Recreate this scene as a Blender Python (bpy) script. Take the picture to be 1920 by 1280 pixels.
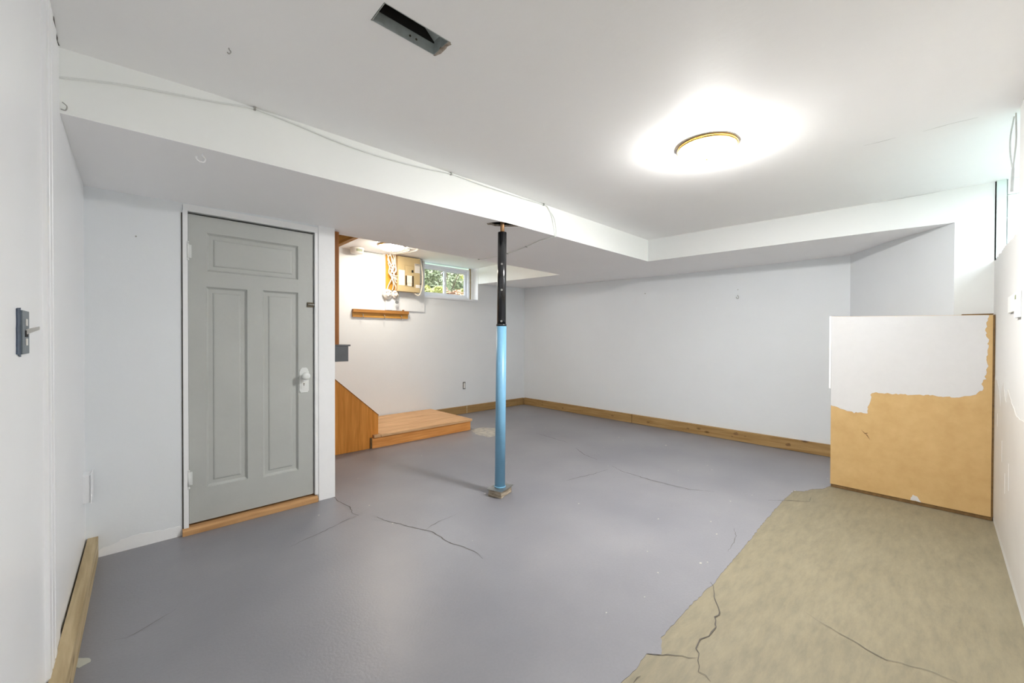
import bpy, bmesh, math, random
from mathutils import Vector, Matrix
from mathutils.geometry import delaunay_2d_cdt, tessellate_polygon

random.seed(7)
sc = bpy.context.scene
C = sc.collection
for o in list(bpy.data.objects):
    bpy.data.objects.remove(o, do_unlink=True)

# ------------------------------------------------------------------ camera
F_PX, YAW, PITCH, ROLL, EYE = 753.876, 0.816949, -0.008219, 0.002492, 1.2
cd = bpy.data.cameras.new('camera'); cam = bpy.data.objects.new('camera', cd); C.objects.link(cam)
cd.sensor_width = 36.0; cd.lens = F_PX / 1920 * 36.0; cd.clip_start = 0.02; cd.clip_end = 200
fw = Vector((math.cos(YAW), math.sin(YAW), 0)); rt = Vector((math.sin(YAW), -math.cos(YAW), 0)); up = Vector((0, 0, 1))
f2 = fw * math.cos(PITCH) + up * math.sin(PITCH); u2 = up * math.cos(PITCH) - fw * math.sin(PITCH)
r3 = rt * math.cos(ROLL) + u2 * math.sin(ROLL); u3 = u2 * math.cos(ROLL) - rt * math.sin(ROLL)
m = Matrix(((r3.x, u3.x, -f2.x, 0), (r3.y, u3.y, -f2.y, 0), (r3.z, u3.z, -f2.z, EYE), (0, 0, 0, 1)))
cam.matrix_world = m
sc.camera = cam

# ------------------------------------------------------------------ world, light, exposure
LAMP_MAIN, LAMP_STAIR, SKY, EXPOSURE = 42.0, 11.0, 1.45, 2.90
w = bpy.data.worlds.new('overcast_sky'); sc.world = w; w.use_nodes = True
wn = w.node_tree.nodes; wl = w.node_tree.links
bg = wn['Background']; bg.inputs['Strength'].default_value = SKY
tc = wn.new('ShaderNodeTexCoord'); sep = wn.new('ShaderNodeSeparateXYZ'); rmp = wn.new('ShaderNodeValToRGB')
wl.new(tc.outputs['Generated'], sep.inputs[0]); wl.new(sep.outputs['Z'], rmp.inputs[0])
rmp.color_ramp.elements[0].color = (0.90, 0.95, 1.0, 1); rmp.color_ramp.elements[1].color = (0.80, 0.90, 1.0, 1)
wl.new(rmp.outputs[0], bg.inputs['Color'])
sc.view_settings.view_transform = 'Standard'; sc.view_settings.look = 'None'
sc.view_settings.gamma = 1.0; sc.view_settings.use_curve_mapping = False
sc.view_settings.exposure = EXPOSURE
sc.cycles.max_bounces = 14; sc.cycles.diffuse_bounces = 10; sc.cycles.transparent_max_bounces = 12
sc.cycles.use_denoising = True
sc.cycles.sample_clamp_indirect = 0.0

def portal(name, loc, rot, sx, sy):
    l = bpy.data.lights.new(name, 'AREA'); l.shape = 'RECTANGLE'; l.size = sx; l.size_y = sy
    l.cycles.is_portal = True
    o = bpy.data.objects.new(name, l); C.objects.link(o); o.location = loc; o.rotation_euler = rot
portal('sky_portal', (3.63, -0.64, 2.02), (math.pi / 2, 0, 0), 1.22, 0.52)            # faces +y, into the room
portal('sky_portal', (3.56, 5.36, 2.07), (-math.pi / 2, 0, 0), 0.92, 0.46)            # faces -y

# ------------------------------------------------------------------ materials
def new_mat(name):
    mt = bpy.data.materials.new(name); mt.use_nodes = True
    nt = mt.node_tree; b = nt.nodes['Principled BSDF']
    return mt, nt, b
def N(nt, t, **kw):
    n = nt.nodes.new(t)
    for k, v in kw.items(): setattr(n, k, v)
    return n
def mat(name, col, rough=0.6, metal=0.0, vary=0.04, scale=6.0, bump=0.0, bscale=60.0, spec=0.5, col2=None, stretch=None):
    mt, nt, b = new_mat(name)
    b.inputs['Roughness'].default_value = rough; b.inputs['Metallic'].default_value = metal
    b.inputs['Specular IOR Level'].default_value = spec
    tcn = N(nt, 'ShaderNodeTexCoord'); mp = N(nt, 'ShaderNodeMapping')
    nt.links.new(tcn.outputs['Object'], mp.inputs[0])
    if stretch: mp.inputs['Scale'].default_value = stretch
    nz = N(nt, 'ShaderNodeTexNoise'); nz.inputs['Scale'].default_value = scale; nz.inputs['Detail'].default_value = 6; nz.inputs['Roughness'].default_value = 0.62
    nt.links.new(mp.outputs[0], nz.inputs['Vector'])
    rp = N(nt, 'ShaderNodeValToRGB'); rp.color_ramp.elements[0].position = 0.3; rp.color_ramp.elements[1].position = 0.7
    c2 = col2 or tuple(min(1, c * (1 + vary)) for c in col); c1 = col if col2 else tuple(c * (1 - vary) for c in col)
    rp.color_ramp.elements[0].color = (*c1, 1); rp.color_ramp.elements[1].color = (*c2, 1)
    nt.links.new(nz.outputs['Fac'], rp.inputs[0]); nt.links.new(rp.outputs[0], b.inputs['Base Color'])
    if bump:
        nb = N(nt, 'ShaderNodeTexNoise'); nb.inputs['Scale'].default_value = bscale; nb.inputs['Detail'].default_value = 4
        nt.links.new(mp.outputs[0], nb.inputs['Vector'])
        bp = N(nt, 'ShaderNodeBump'); bp.inputs['Strength'].default_value = bump; bp.inputs['Distance'].default_value = 0.01
        nt.links.new(nb.outputs['Fac'], bp.inputs['Height']); nt.links.new(bp.outputs[0], b.inputs['Normal'])
    return mt
def wood(name, dark, light, grain, rough=0.5, knots=False, scale=1.0):
    """grain: 'X','Y','Z' axis the fibres run along"""
    mt, nt, b = new_mat(name); b.inputs['Roughness'].default_value = rough; b.inputs['Specular IOR Level'].default_value = 0.3
    tcn = N(nt, 'ShaderNodeTexCoord'); mp = N(nt, 'ShaderNodeMapping')
    s = {'X': (1.5, 22, 22), 'Y': (22, 1.5, 22), 'Z': (22, 22, 1.5)}[grain]
    mp.inputs['Scale'].default_value = tuple(a * scale for a in s)
    nt.links.new(tcn.outputs['Object'], mp.inputs[0])
    nz = N(nt, 'ShaderNodeTexNoise'); nz.inputs['Scale'].default_value = 1.6; nz.inputs['Detail'].default_value = 7; nz.inputs['Distortion'].default_value = 0.6
    nt.links.new(mp.outputs[0], nz.inputs['Vector'])
    rp = N(nt, 'ShaderNodeValToRGB'); rp.color_ramp.elements[0].position = 0.32; rp.color_ramp.elements[1].position = 0.68
    rp.color_ramp.elements[0].color = (*dark, 1); rp.color_ramp.elements[1].color = (*light, 1)
    nt.links.new(nz.outputs['Fac'], rp.inputs[0])
    out = rp.outputs[0]
    if knots:
        mk = N(nt, 'ShaderNodeMapping'); k = {'X': (4.2, 0, 9), 'Y': (0, 4.2, 9), 'Z': (9, 0, 4.2)}[grain]
        mk.inputs['Scale'].default_value = k; nt.links.new(tcn.outputs['Object'], mk.inputs[0])
        vo = N(nt, 'ShaderNodeTexVoronoi'); vo.inputs['Scale'].default_value = 1.0; nt.links.new(mk.outputs[0], vo.inputs['Vector'])
        r2 = N(nt, 'ShaderNodeValToRGB'); r2.color_ramp.elements[0].position = 0.05; r2.color_ramp.elements[1].position = 0.17
        r2.color_ramp.elements[0].color = (0.13, 0.06, 0.02, 1); r2.color_ramp.elements[1].color = (1, 1, 1, 1)
        nt.links.new(vo.outputs['Distance'], r2.inputs[0])
        mx = N(nt, 'ShaderNodeMix', data_type='RGBA', blend_type='MULTIPLY'); mx.inputs[0].default_value = 0.85
        nt.links.new(out, mx.inputs[6]); nt.links.new(r2.outputs[0], mx.inputs[7]); out = mx.outputs[2]
    nt.links.new(out, b.inputs['Base Color'])
    return mt
def emit(name, col, strength):
    mt, nt, b = new_mat(name); b.inputs['Base Color'].default_value = (0.9, 0.88, 0.82, 1)
    b.inputs['Emission Color'].default_value = (*col, 1); b.inputs['Emission Strength'].default_value = strength
    return mt

M = {}
M['wall'] = mat('white_wall_paint', (0.775, 0.808, 0.835), 0.55, vary=0.015, scale=1.7, bump=0.06, bscale=35)
M['wall_lamp_tint'] = mat('lamp_tinted_wall_paint', (0.64, 0.635, 0.62), 0.55, vary=0.02, scale=2.5, bump=0.06, bscale=35)  # right wall paint with the lamp's warm tint put into its colour
M['wall_gloss'] = mat('white_gloss_paint', (0.84, 0.855, 0.875), 0.32, vary=0.015, scale=2.0, bump=0.05, bscale=14)
M['ceiling'] = mat('ceiling_paint', (0.945, 0.945, 0.945), 0.6, vary=0.02, scale=1.3, bump=0.05, bscale=30)
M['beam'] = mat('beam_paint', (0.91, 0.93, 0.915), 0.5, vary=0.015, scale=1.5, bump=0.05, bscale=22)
M['beam_darkened'] = mat('beam_paint_darkened', (0.735, 0.75, 0.745), 0.5, vary=0.015, scale=1.5, bump=0.05, bscale=22)  # darker copy of the beam paint, offsets strong lamp and window light
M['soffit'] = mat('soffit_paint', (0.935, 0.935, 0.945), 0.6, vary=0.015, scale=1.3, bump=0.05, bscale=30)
M['trimwhite'] = mat('white_trim_paint', (0.87, 0.88, 0.89), 0.4, vary=0.015, scale=9, bump=0.05, bscale=40)
M['coat_dimmed'] = mat('dimmed_white_paint', (0.62, 0.62, 0.625), 0.5, vary=0.015, scale=20)  # white paint darkened in colour to offset the nearby lamp and window
M['coat_bright'] = mat('bright_white_paint', (0.87, 0.885, 0.90), 0.5, vary=0.015, scale=20)
M['coat_beige'] = mat('old_beige_paint', (0.575, 0.555, 0.525), 0.5, vary=0.03, scale=4)
M['door'] = mat('grey_door_paint', (0.46, 0.475, 0.455), 0.42, vary=0.04, scale=3, bump=0.08, bscale=30)
M['hard'] = mat('painted_hardware', (0.74, 0.76, 0.75), 0.3, vary=0.04, scale=20)
M['rust'] = mat('bronze_latch', (0.09, 0.075, 0.05), 0.4, 0.7, vary=0.3, scale=60)
M['steel'] = mat('dull_steel', (0.42, 0.42, 0.40), 0.35, 0.9, vary=0.15, scale=40)
M['galv'] = mat('galvanised_sheet', (0.52, 0.57, 0.57), 0.42, 0.45, vary=0.18, scale=18)
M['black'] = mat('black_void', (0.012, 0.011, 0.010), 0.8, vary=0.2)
M['blackpaint'] = mat('black_gloss_steel', (0.012, 0.013, 0.015), 0.18, 0.0, vary=0.3, scale=15, spec=0.8)
M['blue'] = mat('blue_post_paint', (0.19, 0.42, 0.62), 0.38, vary=0.06, scale=7, bump=0.05, bscale=40)
M['brass'] = mat('brass_ring', (0.62, 0.38, 0.10), 0.25, 0.9, vary=0.08)
M['screw'] = mat('rusty_screw', (0.36, 0.20, 0.09), 0.5, 0.4, vary=0.2, scale=50)
M['blockwood'] = mat('weathered_block', (0.20, 0.15, 0.10), 0.85, col2=(0.62, 0.54, 0.42), scale=16, bump=0.4, bscale=40, stretch=(1, 1, 5))
M['oak'] = wood('stained_plywood', (0.60, 0.22, 0.03), (0.80, 0.335, 0.065), 'Z', 0.6)
M['oak_dark'] = wood('stained_trim', (0.22, 0.075, 0.016), (0.36, 0.14, 0.032), 'Z', 0.55)
M['amber'] = wood('amber_header', (0.46, 0.18, 0.012), (0.7, 0.33, 0.035), 'Y', 0.55)
M['amber_x'] = wood('amber_rail', (0.46, 0.20, 0.03), (0.68, 0.36, 0.07), 'X', 0.4)
M['amber_dark'] = wood('amber_rail_top', (0.30, 0.12, 0.025), (0.45, 0.21, 0.05), 'X', 0.4)
M['tread'] = wood('worn_tread', (0.52, 0.29, 0.14), (0.74, 0.47, 0.25), 'X', 0.55)
M['riser'] = wood('worn_riser', (0.60, 0.235, 0.055), (0.82, 0.38, 0.115), 'X', 0.6)
M['sillwood'] = wood('door_sill', (0.4, 0.21, 0.085), (0.6, 0.35, 0.16), 'X', 0.55)
M['pine_y'] = wood('treated_pine_y', (0.30, 0.175, 0.062), (0.44, 0.285, 0.12), 'Y', 0.6, True)
M['pine_x'] = wood('treated_pine_x', (0.28, 0.165, 0.06), (0.40, 0.255, 0.105), 'X', 0.6, True)
M['pine_l'] = wood('pale_pine', (0.36, 0.27, 0.145), (0.54, 0.43, 0.26), 'Y', 0.6, True)
M['ochre'] = mat('ochre_backboard', (0.60, 0.31, 0.035), 0.5, vary=0.16, scale=8)
M['particle'] = mat('tan_particle_board', (0.52, 0.335, 0.135), 0.6, col2=(0.60, 0.405, 0.18), scale=9, bump=0.05, bscale=120)
M['core'] = mat('board_core', (0.16, 0.09, 0.03), 0.8, vary=0.3, scale=40)
M['panelbox'] = mat('beige_panel_enamel', (0.57, 0.45, 0.245), 0.4, vary=0.03)
M['paper'] = mat('label_paper', (0.80, 0.78, 0.74), 0.6, vary=0.03, scale=40)
M['cable'] = mat('white_cable', (0.78, 0.74, 0.66), 0.4, vary=0.05, scale=30)
M['cable_painted'] = mat('painted_cable', (0.78, 0.80, 0.78), 0.4, vary=0.03, scale=20)
M['cable_grey'] = mat('grey_cable', (0.42, 0.42, 0.41), 0.45, vary=0.1, scale=30)
M['porcelain'] = mat('white_porcelain', (0.80, 0.78, 0.74), 0.2, vary=0.02)
M['plastic'] = mat('white_plastic', (0.78, 0.77, 0.74), 0.35, vary=0.02)
M['lens'] = mat('green_grey_lens', (0.30, 0.34, 0.24), 0.15, vary=0.1, scale=30)
M['vinyl'] = mat('white_vinyl', (0.80, 0.83, 0.88), 0.3, vary=0.01)
M['grey'] = mat('charcoal_paint', (0.085, 0.09, 0.098), 0.5, vary=0.08, scale=12)
M['switch'] = mat('blue_grey_metal', (0.20, 0.24, 0.27), 0.4, 0.6, vary=0.15, scale=30)
M['switch_dark'] = mat('dark_blue_box', (0.05, 0.075, 0.12), 0.5, vary=0.5, scale=60)
M['crack'] = mat('crack_shadow', (0.10, 0.09, 0.08), 0.9, vary=0.2)
M['block'] = mat('white_block', (0.82, 0.86, 0.86), 0.6, vary=0.02, scale=8, bump=0.2, bscale=50)
M['jamb'] = mat('pale_green_jamb', (0.64, 0.74, 0.73), 0.45, vary=0.03, scale=8)
M['bark'] = mat('bark', (0.10, 0.075, 0.05), 0.9, vary=0.3, scale=10)
M['lawn'] = mat('lawn', (0.07, 0.11, 0.03), 0.9, vary=0.4, scale=3)
M['leaf_g'] = mat('grey_green_leaf', (0.14, 0.18, 0.105), 0.6, col2=(0.36, 0.385, 0.235), scale=3)
M['leaf_y'] = mat('yellow_green_leaf', (0.23, 0.25, 0.07), 0.6, col2=(0.50, 0.48, 0.18), scale=3)
M['leaf_r'] = mat('russet_leaf', (0.23, 0.12, 0.07), 0.6, col2=(0.45, 0.29, 0.18), scale=3)
M['lampglass'] = emit('lit_opal_glass', (1.0, 0.985, 0.955), LAMP_MAIN)
M['lampglass2'] = emit('lit_opal_glass_stair', (1.0, 0.895, 0.75), LAMP_STAIR)

def floor_paint():
    mt, nt, b = new_mat('grey_mauve_floor_paint'); b.inputs['Roughness'].default_value = 0.36
    tcn = N(nt, 'ShaderNodeTexCoord')
    n1 = N(nt, 'ShaderNodeTexNoise'); n1.inputs['Scale'].default_value = 1.1; n1.inputs['Detail'].default_value = 5
    n2 = N(nt, 'ShaderNodeTexNoise'); n2.inputs['Scale'].default_value = 90; n2.inputs['Detail'].default_value = 3
    r1 = N(nt, 'ShaderNodeValToRGB'); r1.color_ramp.elements[0].position = 0.32; r1.color_ramp.elements[1].position = 0.7
    r1.color_ramp.elements[0].color = (0.205, 0.205, 0.228, 1); r1.color_ramp.elements[1].color = (0.268, 0.266, 0.284, 1)
    nt.links.new(tcn.outputs['Object'], n1.inputs['Vector']); nt.links.new(tcn.outputs['Object'], n2.inputs['Vector'])
    nt.links.new(n1.outputs['Fac'], r1.inputs[0])
    # paint flecks: small chips where bare concrete shows
    vo = N(nt, 'ShaderNodeTexVoronoi'); vo.inputs['Scale'].default_value = 5.5
    mp = N(nt, 'ShaderNodeMapping'); mp.inputs['Scale'].default_value = (1.0, 1.7, 1); nt.links.new(tcn.outputs['Object'], mp.inputs[0]); nt.links.new(mp.outputs[0], vo.inputs['Vector'])
    lt = N(nt, 'ShaderNodeMath', operation='LESS_THAN'); lt.inputs[1].default_value = 0.036
    nt.links.new(vo.outputs['Distance'], lt.inputs[0])
    sx = N(nt, 'ShaderNodeSeparateColor'); nt.links.new(vo.outputs['Color'], sx.inputs[0])
    gt = N(nt, 'ShaderNodeMath', operation='GREATER_THAN'); gt.inputs[1].default_value = 0.6; nt.links.new(sx.outputs[0], gt.inputs[0])
    mu = N(nt, 'ShaderNodeMath', operation='MULTIPLY'); nt.links.new(lt.outputs[0], mu.inputs[0]); nt.links.new(gt.outputs[0], mu.inputs[1])
    r2 = N(nt, 'ShaderNodeValToRGB'); r2.color_ramp.elements[0].position = 0.3; r2.color_ramp.elements[1].position = 0.7
    r2.color_ramp.elements[0].color = (0.955, 0.955, 0.955, 1); r2.color_ramp.elements[1].color = (1, 1, 1, 1); nt.links.new(n2.outputs['Fac'], r2.inputs[0])
    mx = N(nt, 'ShaderNodeMix', data_type='RGBA', blend_type='MULTIPLY'); mx.inputs[0].default_value = 1
    nt.links.new(r1.outputs[0], mx.inputs[6]); nt.links.new(r2.outputs[0], mx.inputs[7])
    m3 = N(nt, 'ShaderNodeMix', data_type='RGBA'); nt.links.new(mu.outputs[0], m3.inputs[0]); nt.links.new(mx.outputs[2], m3.inputs[6])
    m3.inputs[7].default_value = (0.55, 0.52, 0.46, 1); nt.links.new(m3.outputs[2], b.inputs['Base Color'])
    bp = N(nt, 'ShaderNodeBump'); bp.inputs['Strength'].default_value = 0.06; bp.inputs['Distance'].default_value = 0.01
    nt.links.new(n2.outputs['Fac'], bp.inputs['Height']); nt.links.new(bp.outputs[0], b.inputs['Normal'])
    return mt
def concrete():
    mt, nt, b = new_mat('bare_concrete'); b.inputs['Roughness'].default_value = 0.62
    tcn = N(nt, 'ShaderNodeTexCoord'); mp = N(nt, 'ShaderNodeMapping'); mp.inputs['Rotation'].default_value = (0, 0, 0.5); mp.inputs['Scale'].default_value = (1, 2.2, 1)
    nt.links.new(tcn.outputs['Object'], mp.inputs[0])
    n1 = N(nt, 'ShaderNodeTexNoise'); n1.inputs['Scale'].default_value = 3.2; n1.inputs['Detail'].default_value = 9; n1.inputs['Roughness'].default_value = 0.74; n1.inputs['Distortion'].default_value = 0.15
    nt.links.new(mp.outputs[0], n1.inputs['Vector'])
    r1 = N(nt, 'ShaderNodeValToRGB'); r1.color_ramp.elements[0].position = 0.28; r1.color_ramp.elements[1].position = 0.72
    r1.color_ramp.elements[0].color = (0.205, 0.178, 0.118, 1); r1.color_ramp.elements[1].color = (0.268, 0.234, 0.158, 1)
    e = r1.color_ramp.elements.new(0.5); e.color = (0.238, 0.206, 0.138, 1)
    nt.links.new(n1.outputs['Fac'], r1.inputs[0])
    m2 = N(nt, 'ShaderNodeMapping'); m2.inputs['Rotation'].default_value = (0, 0, 0.85); m2.inputs['Scale'].default_value = (3, 14, 1); nt.links.new(tcn.outputs['Object'], m2.inputs[0])
    n2 = N(nt, 'ShaderNodeTexNoise'); n2.inputs['Scale'].default_value = 2.2; n2.inputs['Detail'].default_value = 6; n2.inputs['Roughness'].default_value = 0.7; nt.links.new(m2.outputs[0], n2.inputs['Vector'])
    r2 = N(nt, 'ShaderNodeValToRGB'); r2.color_ramp.elements[0].position = 0.3; r2.color_ramp.elements[1].position = 0.72
    r2.color_ramp.elements[0].color = (0.80, 0.82, 0.84, 1); r2.color_ramp.elements[1].color = (1.12, 1.11, 1.08, 1); nt.links.new(n2.outputs['Fac'], r2.inputs[0])
    mx = N(nt, 'ShaderNodeMix', data_type='RGBA', blend_type='MULTIPLY'); mx.inputs[0].default_value = 1
    nt.links.new(r1.outputs[0], mx.inputs[6]); nt.links.new(r2.outputs[0], mx.inputs[7]); nt.links.new(mx.outputs[2], b.inputs['Base Color'])
    bp = N(nt, 'ShaderNodeBump'); bp.inputs['Strength'].default_value = 0.15; bp.inputs['Distance'].default_value = 0.01
    nt.links.new(n1.outputs['Fac'], bp.inputs['Height']); nt.links.new(bp.outputs[0], b.inputs['Normal'])
    return mt
M['chips'] = mat('pale_chips', (0.50, 0.48, 0.44), 0.7)
M['rim'] = mat('torn_board', (0.16, 0.11, 0.08), 0.9, col2=(0.60, 0.55, 0.48), scale=30)
M['floor'] = floor_paint(); M['concrete'] = concrete()
def glass():
    mt, nt, b = new_mat('window_glass')
    out = nt.nodes['Material Output']; tr = N(nt, 'ShaderNodeBsdfTransparent'); gl = N(nt, 'ShaderNodeBsdfGlossy'); gl.inputs['Roughness'].default_value = 0.02
    tr.inputs[0].default_value = (0.97, 0.97, 0.97, 1)
    mx = N(nt, 'ShaderNodeMixShader'); mx.inputs[0].default_value = 0.05
    nt.links.new(tr.outputs[0], mx.inputs[1]); nt.links.new(gl.outputs[0], mx.inputs[2]); nt.links.new(mx.outputs[0], out.inputs['Surface'])
    return mt
M['glass'] = glass()

# ------------------------------------------------------------------ mesh helpers
def link(name, bm, m_, parent=None, smooth=False):
    me = bpy.data.meshes.new(name); bmesh.ops.recalc_face_normals(bm, faces=bm.faces)
    bm.to_mesh(me); bm.free()
    for mm in (m_ if isinstance(m_, (list, tuple)) else [m_]): me.materials.append(mm)
    if smooth:
        for p in me.polygons: p.use_smooth = True
    o = bpy.data.objects.new(name, me); C.objects.link(o)
    if parent is not None: o.parent = parent
    return o
def finish(o, parent):
    """parent keeping world placement"""
    if parent is not None:
        o.parent = parent; o.matrix_parent_inverse = Matrix.Translation(-Vector(parent.location))
    return o
def part(name, bm, m_, parent, smooth=False, label=None):
    o = link(name, bm, m_, None, smooth); 
    if parent is not None:
        o.parent = parent
        # thing empties are only translated; parts are modelled in world space
        p = parent; off = Vector((0, 0, 0))
        while p is not None: off += p.location; p = p.parent
        o.location = -off
    if label: o['label'] = label
    return o
def empty(name, loc=(0, 0, 0)):
    o = bpy.data.objects.new(name, None); C.objects.link(o); o.location = loc; o.empty_display_size = 0.1
    return o
def thing(name, label, cat, loc=(0, 0, 0), group=None):
    o = empty(name, loc); tag(o, label, cat, group); return o
def tag(o, label, cat, group=None):
    o['label'] = label; o['category'] = cat
    if group: o['group'] = group
    return o
def struct(o):
    o['kind'] = 'structure'; return o
def BM(): return bmesh.new()
def box(bm, x0, x1, y0, y1, z0, z1, bev=0.0, mi=0):
    vs = [bm.verts.new((x, y, z)) for z in (z0, z1) for (x, y) in ((x0, y0), (x1, y0), (x1, y1), (x0, y1))]
    fs = [bm.faces.new([vs[i] for i in f]) for f in ((0, 3, 2, 1), (4, 5, 6, 7), (0, 1, 5, 4), (1, 2, 6, 5), (2, 3, 7, 6), (3, 0, 4, 7))]
    for f in fs: f.material_index = mi
    if bev:
        es = list({e for f in fs for e in f.edges})
        bmesh.ops.bevel(bm, geom=es, offset=bev, segments=2, profile=0.7, affect='EDGES')
    return bm
def bx(*a, **k): return box(BM(), *a, **k)
def prism(bm, poly, axis, a0, a1, mi=0):
    """extrude a 2D polygon; axis 'z': poly (x,y); 'y': poly (x,z); 'x': poly (y,z)"""
    def P(u, v, t): return {'z': (u, v, t), 'y': (u, t, v), 'x': (t, u, v)}[axis]
    A = [bm.verts.new(P(u, v, a0)) for u, v in poly]; B = [bm.verts.new(P(u, v, a1)) for u, v in poly]
    n = len(poly)
    tris = tessellate_polygon([[Vector((u, v, 0)) for u, v in poly]])
    for t in tris:
        for L in (A, B):
            try: bm.faces.new([L[i] for i in t]).material_index = mi
            except ValueError: pass
    for i in range(n):
        bm.faces.new((A[i], A[(i + 1) % n], B[(i + 1) % n], B[i])).material_index = mi
    return bm
def frame_of(d):
    d = d.normalized(); a = Vector((0, 0, 1)) if abs(d.z) < 0.9 else Vector((1, 0, 0))
    u = d.cross(a).normalized(); return u, d.cross(u).normalized()
def cyl(bm, p0, p1, r0, r1=None, seg=24, mi=0, caps=True):
    p0, p1 = Vector(p0), Vector(p1); r1 = r0 if r1 is None else r1; u, v = frame_of(p1 - p0)
    R = []
    for p, r in ((p0, r0), (p1, r1)):
        R.append([bm.verts.new(p + (u * math.cos(2 * math.pi * i / seg) + v * math.sin(2 * math.pi * i / seg)) * r) for i in range(seg)])
    for i in range(seg):
        j = (i + 1) % seg; bm.faces.new((R[0][i], R[0][j], R[1][j], R[1][i])).material_index = mi
    if caps:
        bm.faces.new(R[0]).material_index = mi; bm.faces.new(R[1][::-1]).material_index = mi
    return bm
def lathe(bm, prof, c, axis=(0, 0, 1), seg=40, mi=0):
    """prof: list of (radius, height along axis) from c"""
    c = Vector(c); ax = Vector(axis).normalized(); u, v = frame_of(ax); rings = []
    for r, h in prof:
        if r < 1e-6: rings.append([bm.verts.new(c + ax * h)])
        else: rings.append([bm.verts.new(c + ax * h + (u * math.cos(2 * math.pi * i / seg) + v * math.sin(2 * math.pi * i / seg)) * r) for i in range(seg)])
    for A, B in zip(rings, rings[1:]):
        for i in range(seg):
            j = (i + 1) % seg
            a, b = (A[i % len(A)], A[j % len(A)]); c_, d = (B[j % len(B)], B[i % len(B)])
            q = []
            for x in (a, b, c_, d):
                if x not in q: q.append(x)
            if len(q) > 2: bm.faces.new(q).material_index = mi
    return bm
def smooth_path(pts, n=6):
    P = [Vector(p) for p in pts]; out = []
    for i in range(len(P) - 1):
        a = P[max(0, i - 1)]; b = P[i]; c = P[i + 1]; d = P[min(len(P) - 1, i + 2)]
        for k in range(n):
            t = k / n; out.append(0.5 * ((2 * b) + (c - a) * t + (2 * a - 5 * b + 4 * c - d) * t * t + (3 * b - a - 3 * c + d) * t ** 3))
    return out + [P[-1]]
def tube(bm, pts, r, seg=8, smooth=True, n=6, mi=0):
    P = smooth_path(pts, n) if smooth else [Vector(p) for p in pts]
    rings = []; pu = None
    for i, p in enumerate(P):
        d = (P[min(i + 1, len(P) - 1)] - P[max(i - 1, 0)]).normalized()
        if pu is None: u, v = frame_of(d)
        else:
            u = pu - d * pu.dot(d)
            u = u.normalized() if u.length > 1e-6 else frame_of(d)[0]
            v = d.cross(u)
        pu = u
        rings.append([bm.verts.new(p + (u * math.cos(2 * math.pi * k / seg) + v * math.sin(2 * math.pi * k / seg)) * r) for k in range(seg)])
    for A, B in zip(rings, rings[1:]):
        for k in range(seg):
            bm.faces.new((A[k], A[(k + 1) % seg], B[(k + 1) % seg], B[k])).material_index = mi
    bm.faces.new(rings[0]).material_index = mi; bm.faces.new(rings[-1][::-1]).material_index = mi
    return bm
def sphere(bm, c, r, seg=16, sc_=(1, 1, 1)):
    bmesh.ops.create_uvsphere(bm, u_segments=seg, v_segments=max(6, seg // 2), radius=r, matrix=Matrix.Translation(Vector(c)) @ Matrix.Diagonal((*sc_, 1)))
    return bm
def jag(pts, step, amp, rnd=None, fixed=()):
    """subdivide a polyline (not closed) and push the inner points about"""
    rnd = rnd or random; out = []
    for i in range(len(pts) - 1):
        a, b = Vector(pts[i]), Vector(pts[i + 1]); L = (b - a).length; n = max(1, int(L / step))
        for k in range(n):
            p = a.lerp(b, k / n)
            if (k or i) and i not in fixed: p = p + Vector((rnd.uniform(-amp, amp), rnd.uniform(-amp, amp)))
            out.append((p.x, p.y))
    out.append(tuple(pts[-1])); return out
def interp(tab, x):
    if x <= tab[0][0]: return tab[0][1]
    for (a, za), (b, zb) in zip(tab, tab[1:]):
        if x <= b: return za + (zb - za) * (x - a) / (b - a)
    return tab[-1][1]
def ribbon(bm, pts, wid, z, rnd):
    P = [Vector((x, y)) for x, y in pts]; L = []; R = []
    for i, p in enumerate(P):
        d = (P[min(i + 1, len(P) - 1)] - P[max(0, i - 1)]).normalized(); n = Vector((-d.y, d.x))
        t = i / (len(P) - 1); wv = wid * (0.35 + 0.65 * math.sin(math.pi * min(1, max(0, t)))) * rnd.uniform(0.5, 1.2)
        L.append(bm.verts.new((*(p + n * wv / 2), z))); R.append(bm.verts.new((*(p - n * wv / 2), z)))
    for i in range(len(P) - 1): bm.faces.new((L[i], R[i], R[i + 1], L[i + 1]))

# ------------------------------------------------------------------ room numbers
XL, YD, YW, XB, YR, XF, YB = -0.215, 3.128, 5.185, 5.172, -0.248, 4.275, 2.289
BEAM_TOP = [(-0.212, 2.293), (0.27, 2.316), (1.03, 2.32), (1.95, 2.328), (3.28, 2.325), (4.275, 2.321)]
BEAM_BOT = [(-0.213, 2.048), (0.267, 2.058), (0.695, 2.062), (1.29, 2.07), (2.134, 2.088), (3.062, 2.083), (4.275, 2.079)]
BULK_TOP = [(-0.25, 2.273), (0.242, 2.275), (0.854, 2.290), (1.517, 2.309), (2.289, 2.321)]
BULK_BOT = [(-0.064, 2.034), (0.331, 2.045), (0.852, 2.055), (1.275, 2.062), (2.289, 2.079)]
BACK_TOP = [(0.614, 2.031), (2.151, 2.037), (3.802, 2.071), (5.2, 2.110)]

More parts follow.
